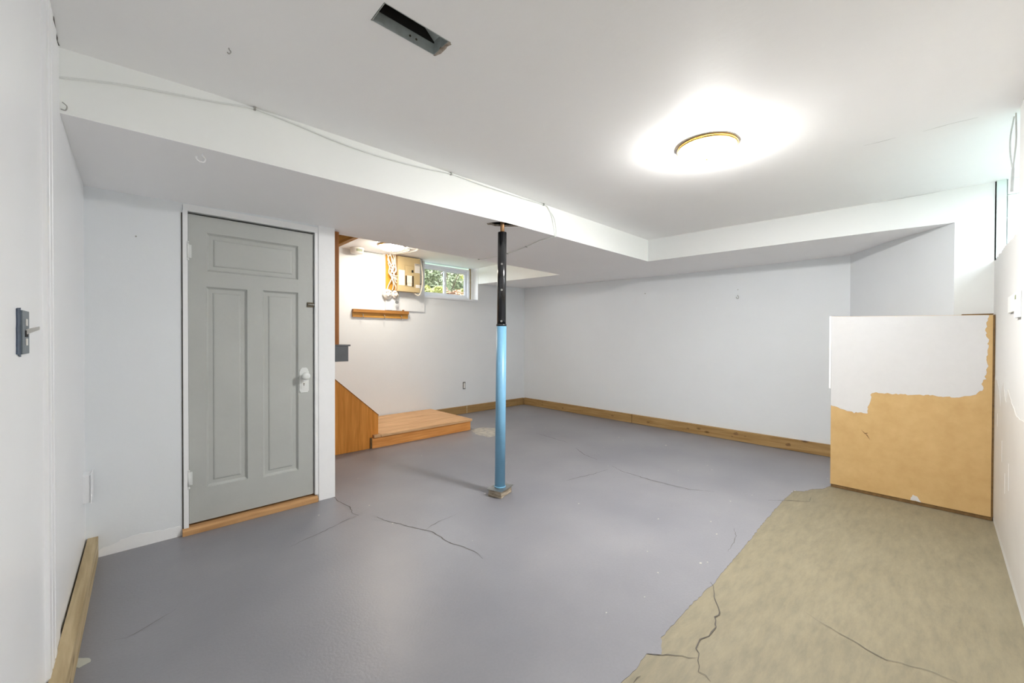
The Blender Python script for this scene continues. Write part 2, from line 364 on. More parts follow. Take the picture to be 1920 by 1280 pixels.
# ------------------------------------------------------------------ floor
floor = struct(part('floor', bx(-0.5, 5.5, -0.75, 5.6, -0.12, 0.0), M['concrete'], None))
rf = random.Random(3)
edge = [(5.17, 0.60), (4.16, 0.602), (4.024, 0.629), (3.938, 0.693), (3.839, 0.724), (3.791, 0.784), (3.518, 0.790), (3.097, 0.783), (2.603, 0.767), (2.09, 0.752), (1.792, 0.760), (1.539, 0.757), (1.455, 0.715), (1.415, 0.752), (1.236, 0.748), (0.8, 0.75), (-0.23, 0.74)]
outline = jag(edge, 0.02, 0.0045, rf) + [(-0.23, 3.14), (1.0, 3.14), (1.0, 5.2), (5.19, 5.2)]
part('paint_coat', prism(BM(), outline, 'z', 0.0002, 0.0016), M['floor'], floor)
patch = jag([(3.215, 4.21), (3.40, 4.20), (3.50, 4.03), (3.45, 3.86), (3.28, 3.75), (3.13, 3.74), (3.10, 3.98), (3.215, 4.21)], 0.022, 0.022, rf)[:-1]
part('bare_patch', prism(BM(), patch, 'z', 0.0004, 0.0022), mat('pale_patch', (0.30, 0.29, 0.28), 0.7, col2=(0.56, 0.53, 0.45), scale=16), floor)
spill = jag([(-0.18, 2.31), (-0.168, 2.27), (-0.172, 2.21), (-0.13, 2.165), (-0.122, 2.14), (-0.15, 2.13), (-0.175, 2.15), (-0.18, 2.18), (-0.18, 2.31)], 0.012, 0.004, rf)[:-1]
part('paint_spill', prism(BM(), spill, 'z', 0.0004, 0.0024), mat('pale_spill', (0.46, 0.47, 0.42), 0.5), floor)
for (cx, cy, r) in ((2.20, 0.868, 0.016), (2.235, 0.846, 0.011), (2.68, 3.05, 0.0), (4.35, 2.1, 0.03), (4.2, 2.55, 0.022), (4.28, 2.66, 0.018), (3.95, 1.5, 0.016), (3.85, 1.42, 0.012), (3.6, 1.62, 0.014), (3.9, 3.75, 0.02), (4.0, 3.6, 0.016), (4.25, 3.5, 0.016), (3.75, 3.9, 0.014), (2.75, 1.02, 0.012), (1.95, 0.98, 0.011), (1.72, 0.93, 0.008), (1.50, 0.99, 0.008), (2.1, 1.12, 0.009), (2.6, 0.93, 0.013), (3.2, 1.05, 0.014), (3.45, 0.98, 0.012)):
    if r: part('bare_patch', prism(BM(), [(cx + r * rf.uniform(.2, .8) * math.cos(a * .785) * 1.1, cy + r * rf.uniform(.15, .6) * math.sin(a * .785)) for a in range(8)], 'z', 0.0004, 0.0022), M['chips'], floor)
CR = [[(1.086, 3.117), (1.086, 3.009), (1.097, 2.934), (1.106, 2.839), (1.082, 2.732), (1.099, 2.683)],
 [(1.099, 2.683), (1.032, 2.668), (0.955, 2.646), (0.86, 2.607), (0.744, 2.578), (0.648, 2.541)],
 [(1.18, 2.574), (1.193, 2.497), (1.213, 2.426), (1.249, 2.372), (1.26, 2.302), (1.29, 2.255), (1.317, 2.191), (1.342, 2.121), (1.338, 2.026), (1.344, 1.952), (1.36, 1.904), (1.377, 1.84), (1.389, 1.767), (1.374, 1.692)],
 [(1.317, 2.191), (1.383, 2.217), (1.454, 2.234), (1.586, 2.241)], [(3.694, 3.487), (3.669, 3.285), (3.646, 3.095), (3.625, 2.917)],
 [(3.513, 2.716), (3.38, 2.509), (3.328, 2.309)], [(3.275, 2.11), (3.207, 1.966), (3.193, 1.825), (3.184, 1.67), (3.196, 1.491), (3.215, 1.347), (3.309, 1.2)],
 [(3.156, 2.073), (2.969, 2.088), (2.816, 2.118), (2.649, 2.148)], [(3.425, 0.866), (3.527, 0.772), (3.617, 0.649), (3.738, 0.658)],
 [(2.061, 0.765), (2.037, 0.741), (1.988, 0.721), (1.93, 0.69), (1.902, 0.667), (1.867, 0.652), (1.816, 0.653), (1.773, 0.64), (1.754, 0.629), (1.717, 0.63), (1.681, 0.631), (1.642, 0.644), (1.612, 0.645), (1.584, 0.634), (1.562, 0.619), (1.526, 0.604), (1.479, 0.589), (1.478, 0.565), (1.464, 0.541)],
 [(1.539, 0.615), (1.515, 0.641), (1.486, 0.679), (1.452, 0.715), (1.419, 0.752)], [(2.14, 0.40), (2.11, 0.33), (2.09, 0.262), (2.07, 0.21), (2.055, 0.162), (2.047, 0.132), (2.063, 0.089), (2.079, 0.048), (2.088, 0.001), (2.091, -0.05)],
 [(-0.062, 2.229), (-0.031, 2.212), (0.0, 2.219), (0.032, 2.242), (0.074, 2.259), (0.129, 2.3)], [(2.428, 0.808), (2.546, 0.818), (2.661, 0.841), (2.764, 0.886)], [(1.263, 0.722), (1.289, 0.723), (1.307, 0.718)]]
CW = [.009, .007, .009, .005, .010, .010, .010, .008, .008, .009, .006, .005, .003, .004, .005]
for pts, wd in zip(CR, CW):
    bm = BM(); ribbon(bm, jag(pts, 0.022, 0.005, rf), wd * .62, 0.0027, rf); part('crack', bm, M['crack'], floor)

# ------------------------------------------------------------------ walls
def wall_left_x(y): return -0.232 + (y + 0.4) * 0.0105
wl_ = struct(part('wall_left', prism(BM(), [(wall_left_x(-0.4), -0.4), (wall_left_x(5.3), 5.3), (-0.42, 5.3), (-0.42, -0.4)], 'z', -0.05, 2.42), M['wall_gloss'], None))
# fluted flat board running floor to ceiling on the left wall
def flute():
    prof = [(0.0, 0)]; ys = [1.915, 1.918, 1.955, 1.960, 1.966, 1.971, 2.012, 2.017, 2.023, 2.028, 2.060, 2.066, 2.072, 2.165, 2.170]
    hs = [0, .010, .010, .004, .004, .010, .010, .004, .004, .010, .010, .004, .006, .006, 0]
    poly = [(-0.235, 1.915)] + [(wall_left_x(y) + h_, y) for y, h_ in zip(ys, hs)] + [(-0.235, 2.170)]
    return prism(BM(), poly, 'z', 0.0, 2.293)
struct(part('trim_1', flute(), M['wall_gloss'], None))
bm = BM(); rr_ = random.Random(5)
cp = [(wall_left_x(y) + 0.002, y) for y in (1.2, 1.5, 1.8, 1.95, 2.05, 2.15, 2.27)]
ribbon(bm, jag(cp, 0.03, 0.003, rr_), 0.016, 2.2915, rr_); part('crack', bm, M['crack'], wl_)

# partition wall with the door opening, and the end board to the right of the door
DX0, DX1, DZ1 = 0.236, 0.957, 1.953
bm = BM(); prism(bm, [(-0.25, -0.02), (0.213, -0.02), (0.213, 2.0), (0.975, 2.0), (0.975, -0.02), (1.088, -0.02), (1.088, 2.09), (-0.25, 2.09)], 'y', YD, YD + 0.09)
wp = struct(part('wall_partition', bm, M['wall'], None))
part('end_board', bx(0.983, 1.099, YD - 0.012, YD + 0.092, 0.0, 2.022, bev=0.003), M['trimwhite'], wp)
brush = [(-0.19, 0.001)] + [(0.2, 0.001)] + jag([(0.2, 0.062), (0.1, 0.064), (0.02, 0.075), (-0.04, 0.072), (-0.08, 0.055), (-0.13, 0.046), (-0.17, 0.022), (-0.19, 0.02)], 0.015, 0.004, rr_)
part('paint_patch', prism(BM(), brush, 'y', YD - 0.0015, YD + 0.001), M['coat_bright'], wp)
part('nail', cyl(BM(), (0.008, YD - 0.004, 1.772), (0.008, YD + 0.01, 1.772), 0.004, seg=8), M['steel'], wp)

# rear wall with the small window
WX0, WX1, WZ0, WZ1 = 3.045, 4.105, 1.80, 2.34
bm = BM()
for a in ((-0.3, WX0, -0.05, 2.5), (WX1, 5.3, -0.05, 2.5), (WX0, WX1, -0.05, WZ0), (WX0, WX1, WZ1, 2.5)): box(bm, a[0], a[1], YW, YW + 0.24, a[2], a[3])
wr = struct(part('wall_rear', bm, M['wall'], None))
# back wall, slanted corner wall and the pier
wb = struct(part('wall_back', bx(XB, XB + 0.2, -0.5, 5.4, -0.05, 2.5), M['wall'], None))
struct(part('wall_corner', prism(BM(), [(XF, -0.064), (5.19, 0.628), (5.19, -0.3), (XF, -0.3)], 'z', -0.05, 2.28), [M['wall'], M['beam_darkened']], None))
for p in bpy.data.objects['wall_corner'].data.polygons:                # the pier face carries the darkened beam paint
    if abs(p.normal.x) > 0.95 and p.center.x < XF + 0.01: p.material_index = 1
for (y, z) in ((2.807, 1.823),):
    part('nail', cyl(BM(), (XB - 0.012, y, z), (XB + 0.01, y, z), 0.006, seg=8), M['steel'], wb)
# right wall with the deep window opening
RX0, RX1 = 3.02, XF
bm = BM()
sill_near, sill_far = 1.705, 1.738
jagline = jag([(RX0, sill_near), (3.3, 1.712), (3.6, 1.722), (3.9, 1.73), (RX1, sill_far)], 0.04, 0.012, rr_)
prism(bm, [(-0.6, -0.05), (5.3, -0.05), (5.3, 2.5), (RX1, 2.5)] + jagline[::-1] + [(RX0, 2.5), (-0.6, 2.5)], 'y', YR - 0.05, YR)
wright = struct(part('wall_right', bm, M['wall_lamp_tint'], None))
bm = BM()
for a in ((-0.6, RX0 - 0.1, -0.05, 2.5), (RX1, 5.3, -0.05, 2.5), (RX0 - 0.1, RX1, -0.05, 1.72)): box(bm, a[0], a[1], YR - 0.42, YR - 0.0502, a[2], a[3])
part('foundation', bm, M['block'], wright)
# jamb board and white painted blocks of the far reveal
part('jamb_board', bx(RX1 - 0.012, RX1 - 0.001, YR - 0.05, YR - 0.006, 1.75, 2.275), M['jamb'], wright, label='pale green board lining the window opening')
for k in range(4):
    z0 = 1.722 + k * 0.148
    part('block', bx(RX1 - 0.012, RX1 + 0.02, YR - 0.415, YR - 0.054, z0 + 0.003, z0 + 0.145, bev=0.004), M['block'], wright)
drip = [(1.9, 0.05), (4.112, 0.05)] + jag([(4.112, 0.955), (3.95, 0.94), (3.80, 0.885), (3.74, 0.80), (3.66, 0.93), (3.58, 0.955), (3.50, 0.87), (3.43, 0.86), (3.36, 0.935), (3.2, 0.88), (3.0, 0.84), (2.5, 0.86), (1.9, 0.84)], 0.03, 0.006, rr_)
part('paint_coat', prism(BM(), drip, 'y', YR - 0.001, YR + 0.0015), M['coat_beige'], wright)
for (x, z0, z1) in ((3.62, 0.50, 0.62), (3.45, 0.36, 0.47), (3.28, 0.42, 0.56), (3.9, 0.66, 0.74)):
    part('paint_patch', prism(BM(), [(x, z0), (x + .006, z0), (x + .008, z1), (x + .002, z1)], 'y', YR, YR + 0.0022), M['coat_bright'], wright)

# ------------------------------------------------------------------ ceiling, beam, bulkhead
VX0, VX1, VY0, VY1 = 0.604, 0.868, 1.262, 1.366
def ceil_z(x, y):
    # gently out of level, as the corners show
    t = max(0, min(1, (x + 0.22) / 4.5)); s = max(0, min(1, (y + 0.25) / 2.54))
    zb = interp(BEAM_TOP, x); zf = 2.29 + (2.273 - 2.29) * t
    zright = interp(BULK_TOP, y)
    z = zf + (zb - zf) * s
    return z * (1 - t ** 3) + zright * t ** 3
def cdt_sheet(outer, holes, zf, extra=()):
    pts = [Vector(p) for p in outer]; n = len(pts); edges = [(i, (i + 1) % n) for i in range(n)]
    for h_ in holes:
        b = len(pts); pts += [Vector(p) for p in h_]; edges += [(b + i, b + (i + 1) % len(h_)) for i in range(len(h_))]
    pts += [Vector(p) for p in extra]
    vs, es, fs, *_ = delaunay_2d_cdt(pts, edges, [], 1, 1e-5)
    bm = BM(); V = [bm.verts.new((v.x, v.y, zf(v.x, v.y))) for v in vs]
    def inside(poly, x, y):
        c = False
        for i in range(len(poly)):
            (x1, y1), (x2, y2) = poly[i][:2], poly[i - 1][:2]
            if (y1 > y) != (y2 > y) and x < (x2 - x1) * (y - y1) / (y2 - y1) + x1: c = not c
        return c
    for f in fs:
        cx = sum(vs[i].x for i in f) / len(f); cy = sum(vs[i].y for i in f) / len(f)
        if inside(outer, cx, cy) and not any(inside(h_, cx, cy) for h_ in holes):
            bm.faces.new([V[i] for i in f])
    return bm
outer = [(x, YB) for x in (-0.25, 0.27, 1.03, 1.95, 3.28, 4.29)][::-1] + [(-0.25, -0.64), (4.29, -0.64), (4.29, 0.242), (4.29, 0.854), (4.29, 1.517)]
hole = [(VX0, VY0), (VX1, VY0), (VX1, VY1), (VX0, VY1)]
extra = [(x, y) for x in (0, .5, 1.1, 1.7, 2.3, 2.9, 3.5, 4.0) for y in (0, .45, .9, 1.5, 1.9) if not (.5 < x < 1.0 and 1.15 < y < 1.45)]
ceil = struct(part('ceiling', cdt_sheet(outer, [hole], ceil_z, extra), M['ceiling'], None))
# drywall thickness above
bm = BM()
for a in ((-0.3, VX0, -0.7, 2.4), (VX1, 5.4, -0.7, 2.4), (VX0, VX1, -0.7, VY0), (VX0, VX1, VY1, 2.4)): box(bm, a[0], a[1], a[2], a[3], 2.345, 2.40)
part('ceiling_board', bm, M['wall'], ceil)
part('light_block_slab', bx(-0.45, 5.45, -0.72, 5.5, 2.75, 2.85), M['oak_dark'], ceil)  # unseen slab added over the room to keep sky light from leaking in
bm = BM()
for a in ((-0.45, -0.35, -0.72, 5.5), (5.35, 5.45, -0.72, 5.5), (-0.45, 5.45, -0.72, -0.66), (-0.45, 5.45, 5.42, 5.5)): box(bm, a[0], a[1], a[2], a[3], 2.38, 2.76)
part('light_block_rim', bm, M['oak_dark'], ceil)  # unseen boxes added to close the slab's sides against sky light
cr_ = random.Random(9)
for pts, wd in (([(2.978, 0.3), (2.986, 0.235), (2.985, 0.171)], .004), ([(2.987, 0.071), (2.981, -0.023), (2.992, -0.119)], .004), ([(4.268, 0.36), (4.269, 0.15), (4.270, -0.02)], .006)):
    bm = BM(); ribbon(bm, jag(pts, .03, .001, cr_), wd, ceil_z(*pts[1]) - 0.0015, cr_); part('crack', bm, M['cable_grey'], ceil)

def vface(bm, tops, bots):
    T = [bm.verts.new(p) for p in tops]; B = [bm.verts.new(p) for p in bots]
    for i in range(len(T) - 1): bm.faces.new((T[i], T[i + 1], B[i + 1], B[i]))
xs = sorted({x for x, _ in BEAM_TOP} | {x for x, _ in BEAM_BOT})
bm = BM(); vface(bm, [(x, YB, interp(BEAM_TOP, x) + .004) for x in xs], [(x, YB, interp(BEAM_BOT, x)) for x in xs])
part('beam_face', bm, M['beam'], ceil)
ys = sorted({y for y, _ in BULK_TOP if y > -.06} | {y for y, _ in BULK_BOT})
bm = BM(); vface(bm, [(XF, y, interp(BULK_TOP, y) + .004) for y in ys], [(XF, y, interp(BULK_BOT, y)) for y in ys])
part('bulkhead_face', bm, M['beam_darkened'], ceil)
# ragged hole around the post
hc = (2.075, 2.352)
HOLE = [(1.985, 2.405), (2.0, 2.372), (2.02, 2.33), (2.045, 2.302), (2.09, 2.296), (2.15, 2.295), (2.215, 2.299), (2.235, 2.306), (2.205, 2.326), (2.19, 2.352), (2.165, 2.366), (2.15, 2.395), (2.115, 2.40), (2.085, 2.422), (2.045, 2.418), (2.02, 2.432)]
CTRL = [(x, YB, z) for x, z in BEAM_BOT] + [(XF, y, z) for y, z in BULK_BOT] + [(XB, y, z) for y, z in BACK_TOP] + \
       [(-0.19, 3.13, 2.005), (0.3, 3.13, 2.011), (1.1, 3.13, 2.018), (4.1, 5.19, 2.083), (4.089, 3.434, 2.037), (1.21, 3.337, 2.035), (1.6, 3.346, 2.035), (2.1, 3.30, 2.036), (3.2, 3.37, 2.037), (-.2, 3.33, 2.02)]
def soff_z(x, y):
    sw = sz = 0.0
    for a, b, z in CTRL:
        d2 = (x - a) ** 2 + (y - b) ** 2
        if d2 < 1e-6: return z
        k = 1 / d2 ** 1.6; sw += k; sz += k * z
    return sz / sw
so = [(x, YB) for x, _ in BEAM_BOT] + [(XF, y) for y, _ in BULK_BOT[::-1]][1:] + [(XF, -0.3), (5.3, -0.3), (5.3, 5.3), (4.10, 5.3), (4.10, 5.185), (4.089, 3.434), (3.2, 3.40), (2.1, 3.368), (1.6, 3.352), (1.21, 3.337), (-0.3, 3.30)]
ex = [(x, 3.13) for x in (-.19, .3, .7, 1.1, 1.8, 2.5, 3.2, 4.0)] + [(XB, y) for y in (.614, 2.151, 3.802, 5.19)] + [(x, 2.7) for x in (0, .7, 1.4, 2.6, 3.4, 4.4)] + [(4.6, y) for y in (.6, 1.4, 2.2, 3.4, 4.4)]
part('soffit', cdt_sheet(so, [HOLE], soff_z, ex), M['soffit'], ceil)
# ragged broken rim and the cavity above, its shade painted in black
bm = BM(); hz = 2.088
A = [bm.verts.new((x, y, soff_z(x, y))) for x, y in HOLE]; B_ = [bm.verts.new((x, y, 2.103)) for x, y in HOLE]
for i in range(len(A)): bm.faces.new((A[i], A[(i + 1) % len(A)], B_[(i + 1) % len(A)], B_[i]))
part('broken_rim', bm, M['rim'], ceil)
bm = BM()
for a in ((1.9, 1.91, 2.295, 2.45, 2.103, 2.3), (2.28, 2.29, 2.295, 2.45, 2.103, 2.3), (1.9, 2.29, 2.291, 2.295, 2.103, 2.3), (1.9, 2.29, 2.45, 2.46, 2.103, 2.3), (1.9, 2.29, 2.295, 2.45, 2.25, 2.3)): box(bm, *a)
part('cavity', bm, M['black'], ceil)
# stairwell ceiling, its side faces
part('stair_ceiling', cdt_sheet([(-0.3, 3.2), (4.12, 3.2), (4.12, 5.25), (-0.3, 5.25)], [], lambda x, y: 2.338), M['ceiling'], ceil)
bm = BM(); vface(bm, [(4.089, 3.434, 2.35), (4.10, 5.19, 2.35)], [(4.089, 3.434, 2.037), (4.10, 5.19, 2.083)])
fx = [(-0.3, 3.30), (1.21, 3.337), (1.6, 3.352), (2.1, 3.368), (3.2, 3.40), (4.089, 3.434)]
vface(bm, [(x, y, 2.35) for x, y in fx], [(x, y, soff_z(x, y)) for x, y in fx])
part('bulkhead_return', bm, M['beam'], ceil)

# ------------------------------------------------------------------ baseboards
bb = struct(empty('baseboard_back'))
part('board', bx(XB - 0.038, XB - 0.001, 2.991, 5.150, 0.004, 0.124, bev=0.003), M['pine_y'], bb)
part('board', bx(XB - 0.038, XB - 0.001, 0.66, 2.983, 0.004, 0.124, bev=0.003), M['pine_y'], bb)
M['knot'] = mat('pine_knot', (0.16, 0.085, 0.03), 0.6, col2=(0.27, 0.155, 0.06), scale=60)
rk = random.Random(31)
for y, z, a in ((4.697, .09, .014), (4.246, .052, .016), (3.303, .062, .020), (2.737, .052, .022), (2.19, .055, .018), (1.63, .088, .028), (1.534, .075, .011), (1.67, .048, .011), (1.113, .060, .028)):
    part('knot', prism(BM(), [(y + a * rk.uniform(.8, 1.3) * math.cos(k * .628), z + a * .62 * rk.uniform(.8, 1.2) * math.sin(k * .628)) for k in range(10)], 'x', XB - .0386, XB - .037), M['knot'], bb)
bb = struct(empty('baseboard_rear'))
for x0, x1 in ((3.215, 3.842), (3.860, 4.96), (4.965, 5.13)):
    part('board', bx(x0, x1, YW - 0.037, YW - 0.001, 0.004, 0.122, bev=0.003), M['pine_x'], bb)
part('board', bx(3.842, 3.860, YW - 0.040, YW - 0.001, 0.004, 0.122), M['pine_l'], bb)
bb = struct(empty('baseboard_left'))
def slanted(y0, y1, t, z0, z1):
    return prism(BM(), [(wall_left_x(y0) + .001 + .006, y0), (wall_left_x(y1) + .001 + .006, y1), (wall_left_x(y1) + t, y1), (wall_left_x(y0) + t, y0)], 'z', z0, z1)
part('board', slanted(2.30, YD - .001, .047, 0.003, 0.118), M['pine_l'], bb)
part('board', slanted(0.2, 2.297, .047, 0.003, 0.120), M['pine_l'], bb)

# ------------------------------------------------------------------ door
door = struct(empty('door_1', (0.6, YD, 0)))
def door_leaf():
    bm = BM(); y0, y1 = YD + 0.012, YD + 0.047; z0, z1 = 0.057, DZ1
    P = [(0.331, 0.853, 1.613, 1.852), (0.327, 0.545, 0.262, 1.516), (0.634, 0.853, 0.252, 1.520)]
    cuts_x = sorted({DX0 + .004, DX1 - .004} | {p[0] for p in P} | {p[1] for p in P} | {.327, .545, .634}); cuts_z = sorted({z0, z1} | {p[2] for p in P} | {p[3] for p in P})
    for xa, xb_ in zip(cuts_x, cuts_x[1:]):
        for za, zb in zip(cuts_z, cuts_z[1:]):
            cx, cz = (xa + xb_) / 2, (za + zb) / 2
            if any(p[0] < cx < p[1] and p[2] < cz < p[3] for p in P): continue
            q = [bm.verts.new(v) for v in ((xa, y0, za), (xb_, y0, za), (xb_, y0, zb), (xa, y0, zb))]; bm.faces.new(q)
    bmesh.ops.remove_doubles(bm, verts=bm.verts, dist=1e-5)
    v = [bm.verts.new(p) for p in ((DX0 + .004, y1, z0), (DX1 - .004, y1, z0), (DX1 - .004, y1, z1), (DX0 + .004, y1, z1), (DX0 + .004, y0, z0), (DX1 - .004, y0, z0), (DX1 - .004, y0, z1), (DX0 + .004, y0, z1))]
    for f in ((0, 1, 2, 3), (0, 1, 5, 4), (1, 2, 6, 5), (2, 3, 7, 6), (3, 0, 4, 7)): bm.faces.new([v[i] for i in f])
    return bm, P
bm, PAN = door_leaf(); leaf = part('leaf', bm, M['door'], door)
for (x0, x1, z0, z1) in PAN:
    bm = BM(); y = YD + 0.012
    def ring(d, dy): return [bm.verts.new((a, y + dy, b)) for a, b in ((x0 + d, z0 + d), (x1 - d, z0 + d), (x1 - d, z1 - d), (x0 + d, z1 - d))]
    R = [ring(0, 0), ring(.002, .006), ring(.010, .015), ring(.013, .0165), ring(.034, .0165), ring(.040, .0115), ring(.046, .0105)]
    for A, B_ in zip(R, R[1:]):
        for i in range(4): bm.faces.new((A[i], A[(i + 1) % 4], B_[(i + 1) % 4], B_[i]))
    bm.faces.new(R[-1]); part('door_panel', bm, M['door'], leaf)
# frame: two jambs and the head, standing a little proud of the wall
part('jamb', bx(0.2125, DX0 + 0.001, YD - 0.010, YD + 0.07, 0.03, DZ1 + 0.012, bev=0.002), M['trimwhite'], door)
part('jamb', bx(DX1 + 0.003, 0.9825, YD - 0.007, YD + 0.07, 0.05, DZ1 + 0.012, bev=0.002), M['trimwhite'], door)
part('head', bx(0.2145, 0.9825, YD - 0.006, YD + 0.07, DZ1 + 0.0125, 2.006, bev=0.002), M['trimwhite'], door)
part('gap_backing', bx(DX0 + .001, DX1 + .003, YD + 0.05, YD + 0.07, 0.045, DZ1 + 0.012), M['black'], door)  # black sheet behind the leaf, paints the shade in the door gaps
part('threshold', prism(BM(), [(YD - 0.030, 0.003), (YD - 0.028, 0.030), (YD - 0.012, 0.043), (YD + 0.09, 0.045), (YD + 0.09, 0.003)], 'x', 0.206, 0.974), M['sillwood'], door, label='worn wooden threshold')
bm = BM(); box(bm, 0.2065, 0.2120, YD - 0.004, YD + 0.001, 0.04, 1.95); part('gap', bm, M['crack'], door)
for zc_ in (1.725, 0.335):
    h_ = part('hinge', cyl(BM(), (0.237, YD - 0.008, zc_ - 0.044), (0.237, YD - 0.008, zc_ + 0.044), 0.0065, seg=12), M['hard'], door, True)
    bm = BM(); box(bm, 0.239, 0.256, YD + 0.0085, YD + 0.0135, zc_ - .04, zc_ + .04)
    for k in (-.052, .052): sphere(bm, (0.237, YD - .008, zc_ + k), 0.007, 8)
    part('hinge_leaf', bm, M['hard'], h_)
# escutcheon with clipped corners, keyhole and knob
ex_, ez0, ez1 = 0.891, 0.806, 0.984
pl = [(ex_ - .025, ez0), (ex_ + .025, ez0), (ex_ + .025, ez0 + .007), (ex_ + .031, ez0 + .012), (ex_ + .031, ez1 - .028), (ex_ + .027, ez1 - .024), (ex_ + .025, ez1 - .012), (ex_ + .014, ez1), (ex_ - .014, ez1), (ex_ - .025, ez1 - .012), (ex_ - .027, ez1 - .024), (ex_ - .031, ez1 - .028), (ex_ - .031, ez0 + .012), (ex_ - .025, ez0 + .007)]
bm = prism(BM(), pl, 'y', YD + 0.0075, YD + 0.0125); box(bm, ex_ - .021, ex_ + .021, YD + .0055, YD + .008, ez0 + .026, ez0 + .075)
esc = part('escutcheon', bm, M['hard'], door, label='white painted escutcheon plate')
bm = cyl(BM(), (ex_ - .003, YD + .0048, ez0 + .063), (ex_ - .003, YD + .008, ez0 + .063), .004, seg=12); box(bm, ex_ - .005, ex_ - .001, YD + .0048, YD + .008, ez0 + .047, ez0 + .062); part('keyhole', bm, M['black'], esc)
bm = lathe(BM(), [(0, .058), (.014, .0575), (.022, .054), (.0275, .047), (.0285, .040), (.026, .032), (.018, .025), (.011, .021), (.010, .010), (.012, .004), (.017, .001), (.017, 0), (0, 0)], (ex_, YD + .008, 0.925), (0, -1, 0))
part('knob', bm, M['hard'], door, True, label='white painted round knob')
lt = part('latch', bx(0.911, 0.954, YD + 0.004, YD + 0.013, 1.421, 1.456, bev=.002), M['rust'], door, label='small dark surface latch')
bm = cyl(BM(), (0.916, YD + .001, 1.4385), (0.974, YD + .001, 1.4385), 0.0045, seg=12); sphere(bm, (0.930, YD - .001, 1.4385), .006, 10); part('bolt', bm, M['steel'], lt)

# ------------------------------------------------------------------ rear window
win = struct(empty('window_1', (3.55, 5.3, WZ0)))
fy0, fy1 = 5.295, 5.37; fx0, fx1, fz0, fz1 = 3.048, 4.014, 1.822, 2.312
def rect_frame(x0, x1, z0, z1, t, y0, y1, tb=None, tt=None):
    tb = tb or t; tt = tt or t; bm = BM()
    box(bm, x0, x1, y0, y1, z0, z0 + tb, bev=.002); box(bm, x0, x1, y0, y1, z1 - tt, z1, bev=.002)
    box(bm, x0, x0 + t, y0, y1, z0 + tb, z1 - tt, bev=.002); box(bm, x1 - t, x1, y0, y1, z0 + tb, z1 - tt, bev=.002); return bm
part('window_frame', rect_frame(fx0, fx1, fz0, fz1, .030, fy0, fy1), M['vinyl'], win)
s1 = part('sash', rect_frame(fx0 + .031, 3.562, fz0 + .031, fz1 - .031, .042, fy0 + .006, fy0 + .032), M['vinyl'], win)
s2 = part('sash', rect_frame(3.538, fx1 - .031, fz0 + .031, fz1 - .031, .044, fy0 + .036, fy0 + .062), M['vinyl'], win)
part('pane', bx(fx0 + .07, 3.524, fy0 + .017, fy0 + .021, fz0 + .07, fz1 - .07), M['glass'], s1)
part('pane', bx(3.578, fx1 - .071, fy0 + .047, fy0 + .051, fz0 + .07, fz1 - .07), M['glass'], s2)
for s_, a in ((s1, (fx0 + .0735, 3.5195, fy0 + .012, fz0 + .0735, fz1 - .0735)), (s2, (3.5825, fx1 - .0755, fy0 + .042, fz0 + .0755, fz1 - .0755))):
    part('gasket', rect_frame(a[0] - .006, a[1] + .006, a[3] - .006, a[4] + .006, .006, a[2], a[2] + .012), M['black'], s_)
bm = bx(3.520, 3.545, fy0 - .008, fy0 + .006, 2.03, 2.075, bev=.003); part('window_latch', bm, M['vinyl'], win)
part('side_casing', bx(4.018, 4.052, 5.312, 5.325, WZ0 + .02, 2.337), M['pine_l'], win, label='bare wood strip beside the frame')
part('filler', bx(4.0525, WX1 - .0125, 5.305, 5.325, WZ0 + .02, 2.337), M['trimwhite'], win)
part('window_jamb', bx(WX1 - .012, WX1 + .006, YW - .006, 5.31, WZ0, 2.337, bev=.002), M['trimwhite'], win)
part('window_sill', bx(WX0, WX1 - .012, YW - .010, 5.31, WZ0 - .008, WZ0 + .020, bev=.002), M['vinyl'], win)

# right window, set deep in the foundation
win = struct(empty('window_2', (3.63, -0.62, 1.72)))
part('window_frame', rect_frame(RX0 - .06, RX1 - .014, 1.722, 2.30, .045, -0.655, -0.60), M['vinyl'], win)
part('mullion', bx(3.60, 3.64, -0.65, -0.605, 1.768, 2.255), M['vinyl'], win)
part('pane', bx(RX0 - .02, 3.60, -0.630, -0.626, 1.765, 2.258), M['glass'], win)
part('pane', bx(3.64, RX1 - .055, -0.630, -0.626, 1.765, 2.258), M['glass'], win)

# ------------------------------------------------------------------ particle board leaning off the pier
bx0 = 4.118
pb = thing('particle_board', 'big tan board half covered in white paint, upright by the right wall', 'board', (bx0 + .01, 0.19, 0))
core = part('panel', bx(bx0, bx0 + .018, -0.2375, 0.604, 0.026, 1.362, bev=.0015), M['particle'], pb)
bm = core.data
for v in bm.vertices:                                              # the top edge rises slightly to the left
    if v.co.z > 1.3: v.co.z += 0.019 * (v.co.y + 0.2375) / 0.84
rp_ = random.Random(21)
paint = [(0.6035, 1.3795), (-0.2185, 1.3605)] + jag([(-0.2185, 1.3605), (-0.205, 1.274), (-0.211, 1.23), (-0.219, 1.186), (-0.213, 1.115), (-0.216, 1.01), (-0.206, 0.94), (-0.190, 0.90), (-0.200, 0.87), (-0.155, 0.823), (-0.095, 0.800), (0.057, 0.801), (0.222, 0.792), (0.345, 0.794), (0.362, 0.77), (0.366, 0.72), (0.376, 0.690), (0.378, 0.622), (0.42, 0.628), (0.463, 0.622), (0.50, 0.634), (0.545, 0.645), (0.6035, 0.664)], 0.012, 0.005, rp_)[1:]
part('paint_coat', prism(BM(), paint, 'x', bx0 - .0014, bx0 + .001), M['coat_dimmed'], pb, label='white paint rolled over the upper half')
part('edge_strip', bx(bx0 - .004, bx0 + .030, 0.6045, 0.617, 0.80, 1.384, bev=.001), M['trimwhite'], pb)
